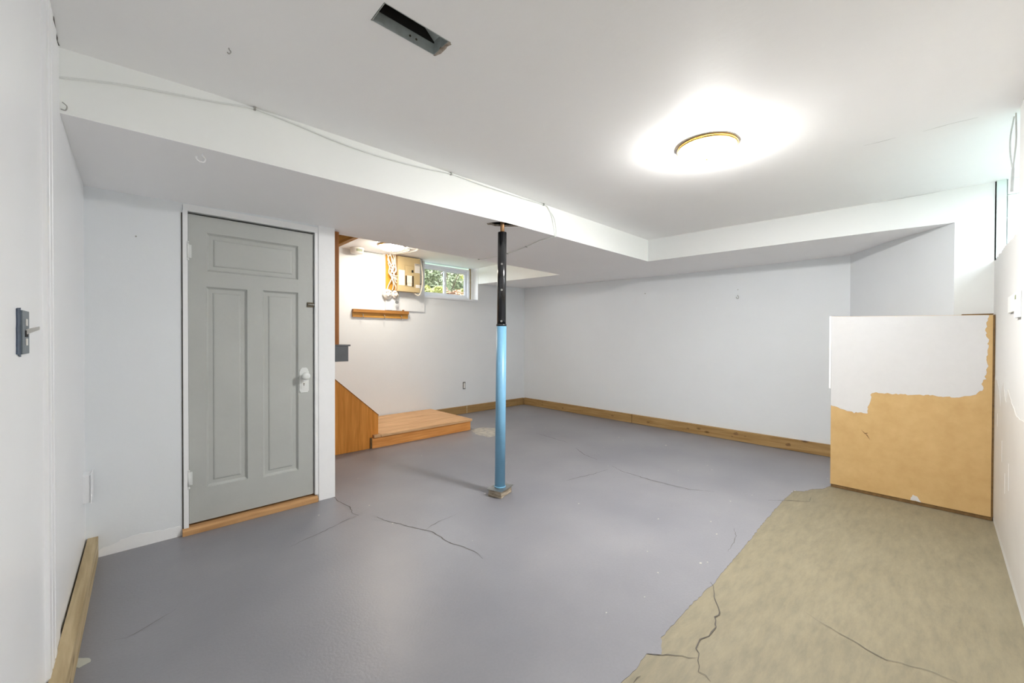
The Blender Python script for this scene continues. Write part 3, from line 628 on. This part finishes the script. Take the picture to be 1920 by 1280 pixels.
part('bottom_edge', bx(bx0 + .004, bx0 + .040, -0.243, 0.600, 0.002, 0.0255), M['core'], pb, label='dark raw bottom edge and shaded gap below')  # one dark colour for the wood edge and the shade under the board
part('gap_shade', bx(bx0 + .004, bx0 + .155, -0.2465, -0.2380, 0.0265, 1.362), M['core'], pb)  # dark strip painting the shade in the gap to the right wall
bm = BM(); ribp = [(0.415, 0.492), (0.398, 0.475), (0.388, 0.470), (0.372, 0.445), (0.366, 0.428)]
prism(bm, [(0.417, 0.497), (0.395, 0.474), (0.373, 0.478), (0.390, 0.466), (0.362, 0.424), (0.381, 0.463), (0.396, 0.468)], 'x', bx0 - .0012, bx0 + .001); part('knot', bm, M['core'], pb)
prism_ = prism(BM(), jag([(0.14, 0.030), (0.085, 0.027), (0.105, 0.062), (0.13, 0.068), (0.14, 0.030)], .012, .003, rp_)[:-1], 'x', bx0 - .0014, bx0 + .001); part('chip', prism_, M['coat_dimmed'], pb)
part('top_crack', bx(bx0 + .02, bx0 + .154, -0.24, -0.10, 1.366, 1.372), M['core'], pb)

# ------------------------------------------------------------------ staircase
st = thing('staircase', 'honey brown wooden stair foot with slanted side panel along the rear wall', 'stairs', (2.2, 4.6, 0))
part('side_panel', prism(BM(), [(0.95, 0.003), (1.945, 0.003), (1.945, 0.352), (0.95, 1.26)], 'y', 4.212, 4.238), M['oak'], st)
part('side_panel_cap', prism(BM(), [(1.949, 0.348), (1.949, 0.358), (0.95, 1.268), (0.95, 1.258)], 'y', 4.209, 4.241), M['oak_dark'], st)
part('riser', bx(1.868, 3.193, 4.190, 4.210, 0.003, 0.118), M['riser'], st)
part('riser', bx(3.173, 3.193, 4.2105, 5.14, 0.003, 0.118), M['riser'], st)
tr = part('tread', bx(1.958, 3.205, 4.166, 5.17, 0.1185, 0.150, bev=.008), M['tread'], st)
part('nosing', bx(1.878, 1.9575, 4.166, 4.2085, 0.1185, 0.150, bev=.008), M['tread'], st)
part('step_post', bx(1.850, 1.8675, 4.196, 4.211, 0.003, 0.118), M['core'], st)
# upper treads hidden behind the side panel keep it a real flight
for k in range(3):
    x1 = 1.95 - k * 0.25; zt = 0.335 + k * 0.19
    part('tread', bx(x1 - .27, x1, 4.240, 5.17, zt - .03, zt - 0.002), M['tread'], st)
# grey ledge fixed to the back of the partition end, post and header over it
ld = thing('landing_ledge', 'charcoal painted ledge end with thin cap, sticking out past the partition wall', 'ledge', (1.1, 3.3, 1.013))
part('body', bx(0.6, 1.238, 3.2185, 3.45, 1.013, 1.1325), M['grey'], ld)
part('cap', bx(0.6, 1.256, 3.2185, 3.47, 1.133, 1.146, bev=.003), M['grey'], ld)
struct(part('trim_2', bx(1.108, 1.168, 3.222, 3.29, 1.1465, 2.030, bev=.002), M['oak_dark'], None))
struct(part('trim_3', bx(1.40, 1.44, 3.352, 5.18, 2.076, 2.338), M['amber'], None))

# ------------------------------------------------------------------ support post
blk = thing('wood_block', 'small weathered wood block under the blue steel post', 'block', (2.045, 2.31, 0))
rb = random.Random(4); rot = Matrix.Translation((2.045, 2.308, 0)) @ Matrix.Rotation(0.30, 4, 'Z')
bm = bx(-.078, .078, -.056, .056, 0.003, 0.050, bev=.003); bmesh.ops.subdivide_edges(bm, edges=bm.edges, cuts=2)
for v in bm.verts: v.co += Vector((rb.uniform(-.003, .003), rb.uniform(-.003, .003), rb.uniform(-.002, .002) if .01 < v.co.z < .045 else 0))
bmesh.ops.transform(bm, matrix=rot, verts=bm.verts); part('block', bm, M['blockwood'], blk)
post = thing('support_post', 'adjustable steel post, black above and light blue below, under the beam', 'post', (2.045, 2.31, 0.053))
p0 = Vector((2.045, 2.31, 0.058)); p1 = Vector((2.088, 2.338, 2.02))
bm = bx(-.088, .088, -.066, .066, 0.0535, 0.0585, bev=.001); bmesh.ops.transform(bm, matrix=rot, verts=bm.verts); part('base_plate', bm, M['steel'], post)
seam = p0.lerp(p1, (1.305 - .058) / 1.962)
bm = cyl(BM(), p0, seam, .0395, seg=40); low = part('lower_tube', bm, M['blue'], post, True)
bm = lathe(BM(), [(.0402, 0), (.0445, .002), (.0445, .008), (.0402, .010)], p0, (seam - p0)); part('weld', bm, M['blue'], low)
upp = part('upper_tube', cyl(BM(), seam, p1, .0345, seg=40), M['blackpaint'], post, True)
bm = cyl(BM(), seam - Vector((0, 0, .012)), seam + Vector((0, 0, .004)), .0402, seg=40); part('collar', bm, M['blackpaint'], post, True)
ax = (p1 - p0).normalized(); vd = Vector((-0.665, -0.745, 0)).normalized()
for zz in (1.33, 1.57, 1.77):
    c0 = p0.lerp(p1, (zz - .058) / 1.962) + vd * .0335; part('pin_hole', cyl(BM(), c0, c0 + vd * .0022, .0085, seg=16), M['steel'], upp)
part('screw', cyl(BM(), p1 - Vector((0, 0, .02)), p1 + Vector((0.003, 0.002, .13)), .016, seg=20), M['screw'], post, True, label='rust brown jack screw')
bm = bx(p1.x - .05, p1.x + .05, p1.y - .032, p1.y + .05, 2.150, 2.158); part('top_plate', bm, M['screw'], post)

# ------------------------------------------------------------------ ceiling lights
def ceiling_light(x, y, zc_, r, m_, label, depth=.046):
    t = thing('ceiling_light', label, 'ceiling light', (x, y, zc_))
    part('base', lathe(BM(), [(0, 0), (r * .96, 0), (r, -.003), (r, -.016), (r * .965, -.020), (r * .9, -.020)], (x, y, zc_ - .0005), seg=56), M['brass'], t, True, label='brass rim against the ceiling')
    prof = [(r * .955, -.019)] + [(r * .955 * math.cos(a), -.021 - depth * math.sin(a)) for a in [k * math.pi / 2 / 12 for k in range(13)]]
    prof[-1] = (0, -.021 - depth)
    part('diffuser', lathe(BM(), prof, (x, y, zc_), seg=56), m_, t, True)
    part('finial', lathe(BM(), [(0, -.021 - depth - .016), (.006, -.021 - depth - .014), (.008, -.021 - depth - .008), (.005, -.021 - depth - .003), (.009, -.021 - depth + .001)], (x, y, zc_), seg=16), M['brass'], t, True)
    return t
ceiling_light(2.385, 0.920, ceil_z(2.385, .92), .158, M['lampglass'], 'lit round opal ceiling light with brass rim in the main ceiling')
ceiling_light(2.30, 4.62, 2.338, .158, M['lampglass2'], 'lit round ceiling light above the stairs, half hidden by the soffit')

# ------------------------------------------------------------------ duct opening in the ceiling
du = thing('duct_boot', 'open galvanised duct hole in the ceiling without its grille', 'duct', (0.736, 1.314, 2.3))
zc0 = ceil_z(.74, 1.31)
def sheet_x(x, y0, y1, z0, z1): return bx(x - .001, x + .001, y0, y1, z0, z1)
part('collar_side', bx(VX0 + .004, VX1 - .012, VY1 - .006, VY1 - .004, zc0 - .002, zc0 + .040), M['galv'], du)
part('collar_side', bx(VX0 + .004, VX1 - .012, VY0 + .001, VY0 + .003, zc0 - .001, zc0 + .040), M['galv'], du)
part('collar_end', bx(VX1 - .012, VX1 - .010, VY0 + .003, VY1 - .006, zc0 - .001, zc0 + .05), M['galv'], du)
part('collar_end', bx(VX0 + .002, VX0 + .004, VY0 + .003, VY1 - .006, zc0 - .001, zc0 + .04), M['galv'], du)
bm = prism(BM(), [(VX1 - .010, zc0 + .05), (VX1 - .055, zc0 + .088), (VX1 - .13, zc0 + .112), (VX1 - .13, zc0 + .109), (VX1 - .057, zc0 + .085), (VX1 - .013, zc0 + .048)], 'y', VY0 + .003, VY1 - .006); part('fold', bm, M['galv'], du)
bm = BM(); D = .32
for a in ((VX0 + .0045, VX0 + .0055, VY0 + .0035, VY1 - .0065, zc0 + .041, zc0 + D), (VX1 - .0085, VX1 - .0075, VY0 + .0035, VY1 - .0065, zc0 + .041, zc0 + D), (VX0 + .0045, VX1 - .0085, VY0 + .0035, VY0 + .0045, zc0 + .041, zc0 + D), (VX0 + .0045, VX1 - .0085, VY1 - .0065, VY1 - .0055, zc0 + .041, zc0 + D), (VX0, VX1, VY0, VY1, zc0 + D + .0005, zc0 + D + .004)): box(bm, *a)
part('duct_shade', bm, M['black'], du)  # black walls put the darkness inside the duct into the colour
for x in (0.752, 0.778): part('rivet', cyl(BM(), (x, VY1 - .0075, zc0 + .018), (x, VY1 - .005, zc0 + .018), .004, seg=10), M['rust'], du)
bm = BM(); rv = random.Random(8)
prism(bm, jag([(VX1 - .010, VY0), (VX1 + .008, VY0 + .004), (VX1 + .001, VY0 + .04), (VX1 + .005, VY1 - .03), (VX1 - .004, VY1), (VX1 - .010, VY1), (VX1 - .010, VY0)], .012, .003, rv)[:-1], 'z', zc0 - .002, zc0 + .004)
part('torn_edge', bm, M['rim'], du)

# ------------------------------------------------------------------ electrical panel and its cables
bk = thing('backing_board', 'white painted sheet behind the electrical panel', 'board', (2.6, YW, 1.58))
part('sheet', bx(2.489, 3.096, YW - .018, YW - .001, 1.580, 2.330), M['wall'], bk)
part('ochre_board', bx(2.490, 2.70, YW - .030, YW - .0185, 1.852, 2.334), M['ochre'], bk, label='ochre plywood strip')
ep = thing('electrical_panel', 'beige electrical breaker panel hanging beside the rear window', 'breaker panel', (2.80, 5.12, 1.84))
PY = 5.080
body = part('box', bx(2.630, 2.970, PY, YW - .0185, 1.842, 2.322, bev=.006), M['panelbox'], ep)
drm = part('breaker_door', bx(2.733, 2.866, PY - .005, PY - .0005, 1.925, 2.205, bev=.002), M['panelbox'], ep)
part('door_gap', rect_frame(2.731, 2.868, 1.923, 2.207, .003, PY - .002, PY - .0003), M['core'], ep)
part('door_pull', bx(2.832, 2.858, PY - .011, PY - .0055, 2.115, 2.150, bev=.002), M['black'], drm)
part('breaker_slot', bx(2.738, 2.758, PY - .0075, PY - .0052, 1.935, 2.065), M['core'], drm); part('breaker_slot', bx(2.842, 2.862, PY - .0075, PY - .0052, 1.918, 2.07), M['core'], drm)
for k in range(7):
    z = 1.93 + k * .0195
    part('breaker', bx(2.843, 2.857, PY - .013, PY - .0076, z, z + .012), M['black'], drm)
    if k < 6: part('breaker', bx(2.741, 2.755, PY - .013, PY - .0076, z + .008, z + .020), M['black'], drm)
part('label', bx(2.640, 2.730, PY - .0022, PY - .0004, 1.927, 2.135), M['paper'], ep)
part('label', bx(2.762, 2.838, PY - .0066, PY - .0052, 1.965, 2.07), M['paper'], drm); part('label', bx(2.768, 2.832, PY - .0066, PY - .0052, 1.922, 1.962), M['paper'], drm)
lb = part('label', bx(2.882, 2.966, PY - .0022, PY - .0004, 2.118, 2.248), M['paper'], ep)
for z in (2.222, 2.238): part('print_bar', bx(2.888, 2.962, PY - .003, PY - .0023, z, z + .006), M['black'], lb)
part('label', bx(2.898, 2.966, PY - .0022, PY - .0004, 1.908, 1.952), M['paper'], ep)
rc = random.Random(12)
CAB = [[(2.50, 5.13, 2.333), (2.52, 5.12, 2.25), (2.56, 5.11, 2.15), (2.545, 5.115, 2.08), (2.58, 5.11, 2.035), (2.633, 5.12, 2.03)],
 [(2.52, 5.11, 2.334), (2.57, 5.10, 2.24), (2.575, 5.10, 2.14), (2.53, 5.105, 2.06), (2.56, 5.10, 2.02), (2.633, 5.11, 2.00)],
 [(2.545, 5.12, 2.334), (2.555, 5.10, 2.22), (2.60, 5.09, 2.14), (2.57, 5.10, 2.06), (2.54, 5.11, 1.98), (2.51, 5.13, 1.90), (2.50, 5.14, 1.85)],
 [(2.56, 5.10, 2.334), (2.59, 5.09, 2.24), (2.545, 5.09, 2.13), (2.53, 5.09, 2.05), (2.56, 5.09, 1.97), (2.575, 5.11, 1.90), (2.57, 5.13, 1.85)],
 [(2.58, 5.11, 2.334), (2.575, 5.10, 2.23), (2.52, 5.10, 2.16), (2.51, 5.10, 2.07), (2.56, 5.09, 2.05), (2.633, 5.10, 2.045)],
 [(2.60, 5.10, 2.334), (2.60, 5.095, 2.20), (2.61, 5.09, 2.12), (2.58, 5.10, 2.07), (2.56, 5.10, 2.0), (2.61, 5.11, 1.90), (2.615, 5.13, 1.86)],
 [(2.505, 5.12, 2.22), (2.53, 5.11, 2.14), (2.58, 5.10, 2.07), (2.633, 5.115, 1.985)],
 [(2.535, 5.13, 2.334), (2.50, 5.12, 2.26), (2.54, 5.11, 2.19), (2.57, 5.10, 2.09), (2.60, 5.10, 1.965), (2.633, 5.12, 1.958)]]
for pts in CAB:
    tag(part('cable', tube(BM(), pts, .0075, 8), M['cable'], None, True), 'white cable in the tangle left of the electrical panel', 'cable', 'cables left of the electrical panel')
tag(part('cable', tube(BM(), [(2.99, 5.13, 2.335), (3.00, 5.10, 2.24), (3.015, 5.09, 2.1), (3.01, 5.09, 1.95), (2.975, 5.09, 1.83), (2.94, 5.095, 1.805), (2.90, 5.11, 1.83), (2.895, 5.12, 1.842)], .011, 10), M['cable'], None, True), 'thick white cable looping under the right corner of the electrical panel', 'cable')
tag(part('cable', tube(BM(), [(3.035, 5.14, 2.335), (3.03, 5.12, 2.2), (3.04, 5.12, 2.05), (3.02, 5.12, 1.98), (2.972, 5.12, 1.97)], .008, 8), M['cable_grey'], None, True), 'grey cable dropping beside the window edge of the electrical panel', 'cable')
tag(part('cable', tube(BM(), [(3.05, 5.14, 2.30), (3.03, 5.13, 2.318), (3.06, 5.12, 2.30), (3.045, 5.11, 2.285)], .008, 8), M['cable_grey'], None, True), 'short grey cable stub at the top right of the electrical panel', 'cable')
for pts, lab in (([(2.44, 4.56, 2.332), (2.58, 4.50, 2.331), (2.665, 4.66, 2.331), (2.60, 4.95, 2.331), (2.56, 5.10, 2.332)], 'white cable stapled to the ceiling nearest the window, from stair light to panel'), ([(2.44, 4.66, 2.332), (2.56, 4.64, 2.331), (2.60, 4.80, 2.331), (2.54, 5.10, 2.332)], 'shorter white cable on the ceiling between the stair light and the cable tangle')):
    tag(part('cable', tube(BM(), pts, .006, 8), M['cable'], None, True), lab, 'cable')
def junction(x, z, r, lab):
    t = thing('junction_box', lab, 'junction box', (x, YW, z))
    b_ = part('body', lathe(BM(), [(0, 0), (r, 0), (r, .022), (r * .92, .030), (r * .55, .034), (r * .5, .044), (r * .38, .047), (0, .047)], (x, YW - .0185, z), (0, -1, 0), 32), M['porcelain'], t, True)
    for dx, dz in ((-.4, .3), (.42, .28), (-.1, .42), (.2, -.3)): part('screw', cyl(BM(), (x + dx * r, YW - .054, z + dz * r), (x + dx * r, YW - .068, z + dz * r), .006, seg=10), M['core'], t)
    return t
junction(2.512, 1.795, .070, 'round white porcelain box at the lower left of the electrical panel')
j2 = junction(2.628, 1.800, .058, 'smaller round white box just under the electrical panel, with a hanging metal tag')
bm = BM(); cyl(bm, (2.655, YW - .075, 1.80), (2.632, YW - .075, 1.70), .006, seg=10); cyl(bm, (2.629, YW - .080, 1.690), (2.629, YW - .070, 1.690), .024, seg=20); part('metal_tag', bm, M['steel'], j2)

# smoke alarm
sm = thing('smoke_alarm', 'round white alarm with a greenish window on the ceiling above the stairs', 'smoke alarm', (2.07, 5.08, 2.33))
part('body', lathe(BM(), [(0, 0), (.082, 0), (.084, -.006), (.084, -.016), (.078, -.018), (.078, -.058), (.070, -.066), (0, -.070)], (2.062, 5.075, 2.3375), seg=40), M['plastic'], sm, True)
bm = BM(); cx, cy = 2.062, 5.075
A = [bm.verts.new((cx + .0795 * math.cos(a), cy + .0795 * math.sin(a), z)) for z in (2.284, 2.316) for a in [math.radians(-118 + k * 6) for k in range(11)]]
for k in range(10): bm.faces.new((A[k], A[k + 1], A[11 + k + 1], A[11 + k]))
part('lens', bm, M['lens'], sm)
tag(part('cable', tube(BM(), [(2.13, 5.15, 2.334), (2.2, 5.178, 2.332), (2.35, 5.178, 2.333), (2.46, 5.176, 2.332)], .005, 8), M['cable_grey'], None, True), 'thin grey wire along the wall top beside the smoke alarm', 'wire')

# coat rail
cr = thing('coat_rail', 'amber wooden coat rail with wire hooks below the electrical panel', 'coat rack', (2.43, YW, 1.47))
part('plank', bx(2.042, 2.826, YW - .022, YW - .0005, 1.470, 1.530, bev=.002), M['amber_x'], cr)
part('top_rail', bx(2.040, 2.828, YW - .048, YW - .0005, 1.5305, 1.572, bev=.003), M['amber_dark'], cr)
for x in (2.165, 2.46, 2.71):
    part('hook', tube(BM(), [(x, YW - .022, 1.512), (x, YW - .045, 1.508), (x, YW - .060, 1.490), (x, YW - .055, 1.462), (x, YW - .040, 1.452), (x, YW - .034, 1.462)], .0035, 8), M['steel'], cr, True)
tag(part('bracket', bx(2.52, 2.575, YW - .045, YW - .030, 1.5725, 1.580), M['steel'], None), 'small flat metal piece lying on the coat rail', 'metal piece')
tag(part('bracket', bx(2.735, 2.755, YW - .045, YW - .025, 1.5725, 1.592), M['screw'], None), 'tiny rusty brown block standing on the coat rail', 'block')

# outlet in the rear wall, no cover plate
ot = thing('outlet', 'bare outlet without cover plate, low on the rear wall', 'outlet', (3.822, YW, 0.445))
part('box_rim', rect_frame(3.799, 3.846, 0.389, 0.502, .008, YW - .004, YW - .0005), M['black'], ot)
part('receptacle', bx(3.808, 3.838, YW - .010, YW - .0005, 0.400, 0.482, bev=.004), M['plastic'], ot)
part('strap', bx(3.810, 3.835, YW - .006, YW - .0005, 0.482, 0.497), M['steel'], ot)

# wall switch without plate on the left wall
sx = wall_left_x(1.61)
sw = thing('light_switch', 'bare light switch without cover plate on the left wall', 'light switch', (sx, 1.612, 1.21))
part('box_rim', prism(BM(), jag([(1.545, 1.158), (1.590, 1.150), (1.590, 1.272), (1.550, 1.270), (1.545, 1.158)], .012, .002, rc)[:-1], 'x', sx - .002, sx + .002), M['switch_dark'], sw)
part('strap', bx(sx, sx + .005, 1.586, 1.676, 1.156, 1.268, bev=.002), M['switch'], sw)
for z in (1.187, 1.238): part('ear', bx(sx + .005, sx + .007, 1.622, 1.642, z - .009, z + .009, bev=.001), M['plastic'], sw)
part('toggle', prism(BM(), [(sx + .004, 1.220), (sx + .004, 1.206), (sx + .028, 1.220), (sx + .028, 1.228)], 'y', 1.630, 1.642), M['plastic'], sw)
part('slot', bx(sx + .0052, sx + .0062, 1.618, 1.650, 1.200, 1.217), M['black'], sw)
ox = wall_left_x(3.07)
oc = thing('outlet_cover', 'white painted raised outlet box low on the left wall beside the corner', 'outlet box', (ox, 3.06, .41))
part('box', bx(ox - .002, ox + .026, 3.00, 3.10, .345, .487, bev=.004), M['wall_gloss'], oc)
part('cover_plate', bx(ox + .0265, ox + .031, 2.995, 3.105, .340, .492, bev=.002), M['wall_gloss'], oc)
# white box on the right wall
rx = thing('switch_box', 'white switch box on the right wall, cut by the picture edge', 'switch box', (3.2, YR, 1.38))
part('box', bx(3.02, 3.30, YR + .0003, YR + .010, 1.335, 1.418, bev=.002), M['plastic'], rx)
part('switch_plate', bx(2.90, 3.015, YR + .0003, YR + .012, 1.30, 1.42, bev=.002), M['wall'], rx)
part('stain', bx(2.94, 2.985, YR + .0122, YR + .013, 1.385, 1.405), M['leaf_g'], rx)

# ------------------------------------------------------------------ cables, hooks and wires on the ceiling
cb = thing('beam_cable', 'thin white painted cable running along the top of the beam and down its face', 'cable', (0, YB, 2.2))
yb = YB - .006
path = [(-0.215, yb, 2.176), (-0.016, yb, 2.229), (0.266, yb, 2.277), (0.40, yb, 2.305), (0.429, yb, 2.309), (0.623, yb, 2.298), (0.84, yb, 2.279), (1.089, yb, 2.276), (1.38, yb, 2.294), (1.571, yb, 2.314), (1.82, yb, 2.310), (2.194, yb, 2.312), (2.50, yb, 2.318), (2.555, yb, 2.305), (2.60, yb, 2.25), (2.625, yb, 2.183), (2.645, yb, 2.10), (2.648, yb, 2.078), (2.65, YB + .02, soff_z(2.65, YB + .02) - .005), (2.645, 2.46, soff_z(2.645, 2.46) - .005), (2.70, 2.68, soff_z(2.7, 2.68) - .005), (2.725, 2.97, soff_z(2.725, 2.97) - .005), (2.70, 3.24, soff_z(2.7, 3.24) - .005), (2.66, 3.36, soff_z(2.66, 3.36) - .005)]
part('cable', tube(BM(), path, .0046, 8, n=5), M['cable_painted'], cb, True)
for p in ((0.429, yb - .003, 2.309), (1.571, yb - .003, 2.314), (2.50, yb - .003, 2.318)): part('staple', bx(p[0] - .004, p[0] + .004, p[1] - .006, p[1] + .008, p[2] - .008, p[2] + .010), M['steel'], cb)
for x, y in ((2.70, 2.68), (2.725, 2.97), (2.66, 3.35)): part('staple', bx(x - .008, x + .008, y - .004, y + .004, soff_z(x, y) - .012, soff_z(x, y) - .0005), M['steel'], cb)
tag(part('cable', tube(BM(), [(2.56, yb, 2.30), (2.625, yb - .002, 2.245), (2.655, yb - .002, 2.18), (2.662, yb - .002, 2.10), (2.655, yb, 2.078)], .003, 8), M['cable_painted'], None, True), 'second short cable end bowing down the beam face near the corner', 'cable')
hx, hy = 0.226, 2.36; hz_ = soff_z(hx, hy)
tag(part('cup_hook', tube(BM(), [(hx + .008, hy, hz_ + .005), (hx + .008, hy, hz_ - .012), (hx + .018, hy - .002, hz_ - .026), (hx + .012, hy - .005, hz_ - .042), (hx - .006, hy - .008, hz_ - .044), (hx - .016, hy - .010, hz_ - .034), (hx - .015, hy - .010, hz_ - .024)], .0035, 8), M['trimwhite'], None, True), 'white painted cup hook under the soffit left of the door', 'hook')
hx, hy = 0.268, 1.872; hz_ = ceil_z(hx, hy)
tag(part('screw_hook', tube(BM(), [(hx, hy, hz_ + .004), (hx, hy, hz_ - .008), (hx + .006, hy, hz_ - .016), (hx, hy, hz_ - .026), (hx - .006, hy, hz_ - .022)], .0022, 8), M['steel'], None, True), 'tiny metal hook in the main ceiling near the beam', 'hook')
hy, hz_ = 1.631, 1.690
tag(part('wall_hook', tube(BM(), [(XB + .004, hy, hz_ + .018), (XB - .018, hy, hz_ + .016), (XB - .022, hy - .014, hz_), (XB - .02, hy - .006, hz_ - .02), (XB - .014, hy + .012, hz_ - .012), (XB - .014, hy + .014, hz_ + .004)], .0032, 8), M['steel'], None, True), 'small dark hook alone on the back wall', 'hook')
part('nail', cyl(BM(), (XB - .004, 1.632, 1.775), (XB + .01, 1.632, 1.775), .005, seg=8), M['steel'], wb)
wc = wall_left_x(2.28)
bm = tube(BM(), [(wc + .004, 2.284, 2.062), (wc + .016, 2.278, 2.06), (wc + .02, 2.276, 2.075), (wc + .008, 2.28, 2.088)], .002, 8); tag(part('wire_loop', bm, M['steel'], None, True), 'tiny wire loop at the lower corner of the beam by the left wall', 'wire')
# wire with a clip hanging in the right window opening
hw = thing('hanging_wire', 'thin grey wire loop with a clip hanging in the right window opening', 'wire', (3.08, YR, 2.27))
part('wire', tube(BM(), [(3.10, YR + .012, 2.275), (3.16, YR + .018, 2.20), (3.16, YR + .018, 2.12), (3.10, YR + .014, 2.02)], .003, 8), M['cable_grey'], hw, True)
part('wire', tube(BM(), [(3.06, YR + .010, 2.275), (3.02, YR + .012, 2.20), (3.02, YR + .012, 2.12), (3.09, YR + .014, 2.02)], .003, 8), M['cable_grey'], hw, True)
bm = prism(BM(), [(3.085, 2.025), (3.105, 2.025), (3.15, 1.93), (3.125, 1.92)], 'y', YR + .010, YR + .018); part('clip', bm, M['cable_grey'], hw)

# ------------------------------------------------------------------ outdoors, seen through the rear window
bm = BM()
for a in ((-14, 20, 5.43, 30), (-14, 20, -14, -0.67), (-14, -0.5, -0.67, 5.43), (5.5, 20, -0.67, 5.43)): box(bm, a[0], a[1], a[2], a[3], 1.3, 1.55)
gr = part('ground', bm, M['lawn'], None); gr['kind'] = 'structure'
def shrub(x, y, h_, r, m_, label, n, seed, ls):
    rn = random.Random(seed); t = thing('shrub', label, 'shrub', (x, y, 1.55), 'shrubs outside the rear window')
    bm = BM(); cyl(bm, (x, y, 1.50), (x + rn.uniform(-.1, .1), y, 1.55 + h_ * .7), .07, .03, 10)
    for k in range(5):
        a = rn.uniform(0, 6.28); z = 1.55 + h_ * rn.uniform(.2, .5); cyl(bm, (x, y, z), (x + r * .7 * math.cos(a), y + r * .7 * math.sin(a), z + h_ * .25), .03, .01, 8)
    part('trunk', bm, M['bark'], t)
    verts = []; faces = []
    clumps = [(Vector((rn.uniform(-1, 1) * r * .7, rn.uniform(-1, 1) * r * .7, rn.uniform(.12, .95) * h_)), rn.uniform(.25, .5) * r) for _ in range(16)]
    for i in range(n):
        c, cr_ = clumps[rn.randrange(len(clumps))]
        d = Vector((rn.gauss(0, 1), rn.gauss(0, 1), rn.gauss(0, 1))).normalized() * cr_ * rn.uniform(.55, 1.0)
        p = c + d + Vector((x, y, 1.55))
        if p.z < 1.56: p.z = 1.56 + rn.random() * .1
        u = Vector((rn.gauss(0, 1), rn.gauss(0, 1), rn.gauss(0, .6))).normalized(); v = u.orthogonal().normalized(); v.rotate(Matrix.Rotation(rn.uniform(0, 6.28), 3, u)); w_ = u.cross(v)
        s = ls * rn.uniform(.7, 1.3); b = len(verts)
        verts += [p - u * s, p + v * s * .45 + w_ * s * .12, p + u * s, p - v * s * .45 + w_ * s * .12]; faces += [(b, b + 1, b + 2), (b, b + 2, b + 3)]
    me = bpy.data.meshes.new('foliage'); me.from_pydata(verts, [], faces); me.materials.append(m_)
    o = bpy.data.objects.new('foliage', me); C.objects.link(o); o.parent = t; o.location = (-x, -y, -1.55); o['kind'] = 'stuff'
shrub(6.0, 10.0, 2.6, .78, M['leaf_g'], 'grey green bush seen through the left pane of the rear window', 7000, 1, .06)
shrub(8.1, 11.75, 3.1, .88, M['leaf_g'], 'taller grey green bush behind the right pane of the rear window', 7000, 2, .06)
shrub(6.5, 8.62, 1.7, .32, M['leaf_y'], 'yellow green bush at the right edge of the rear window', 2600, 3, .045)
shrub(5.42, 7.7, .85, .3, M['leaf_r'], 'low russet bush behind the right pane of the rear window', 2200, 4, .04)
shrub(4.72, 7.6, .72, .33, M['leaf_y'], 'low yellow green bush at the bottom of the left pane of the rear window', 2400, 5, .04)
shrub(9.3, 15.0, 5.2, 1.75, M['leaf_g'], 'tallest grey green tree standing far behind both panes of the rear window', 9000, 6, .11)
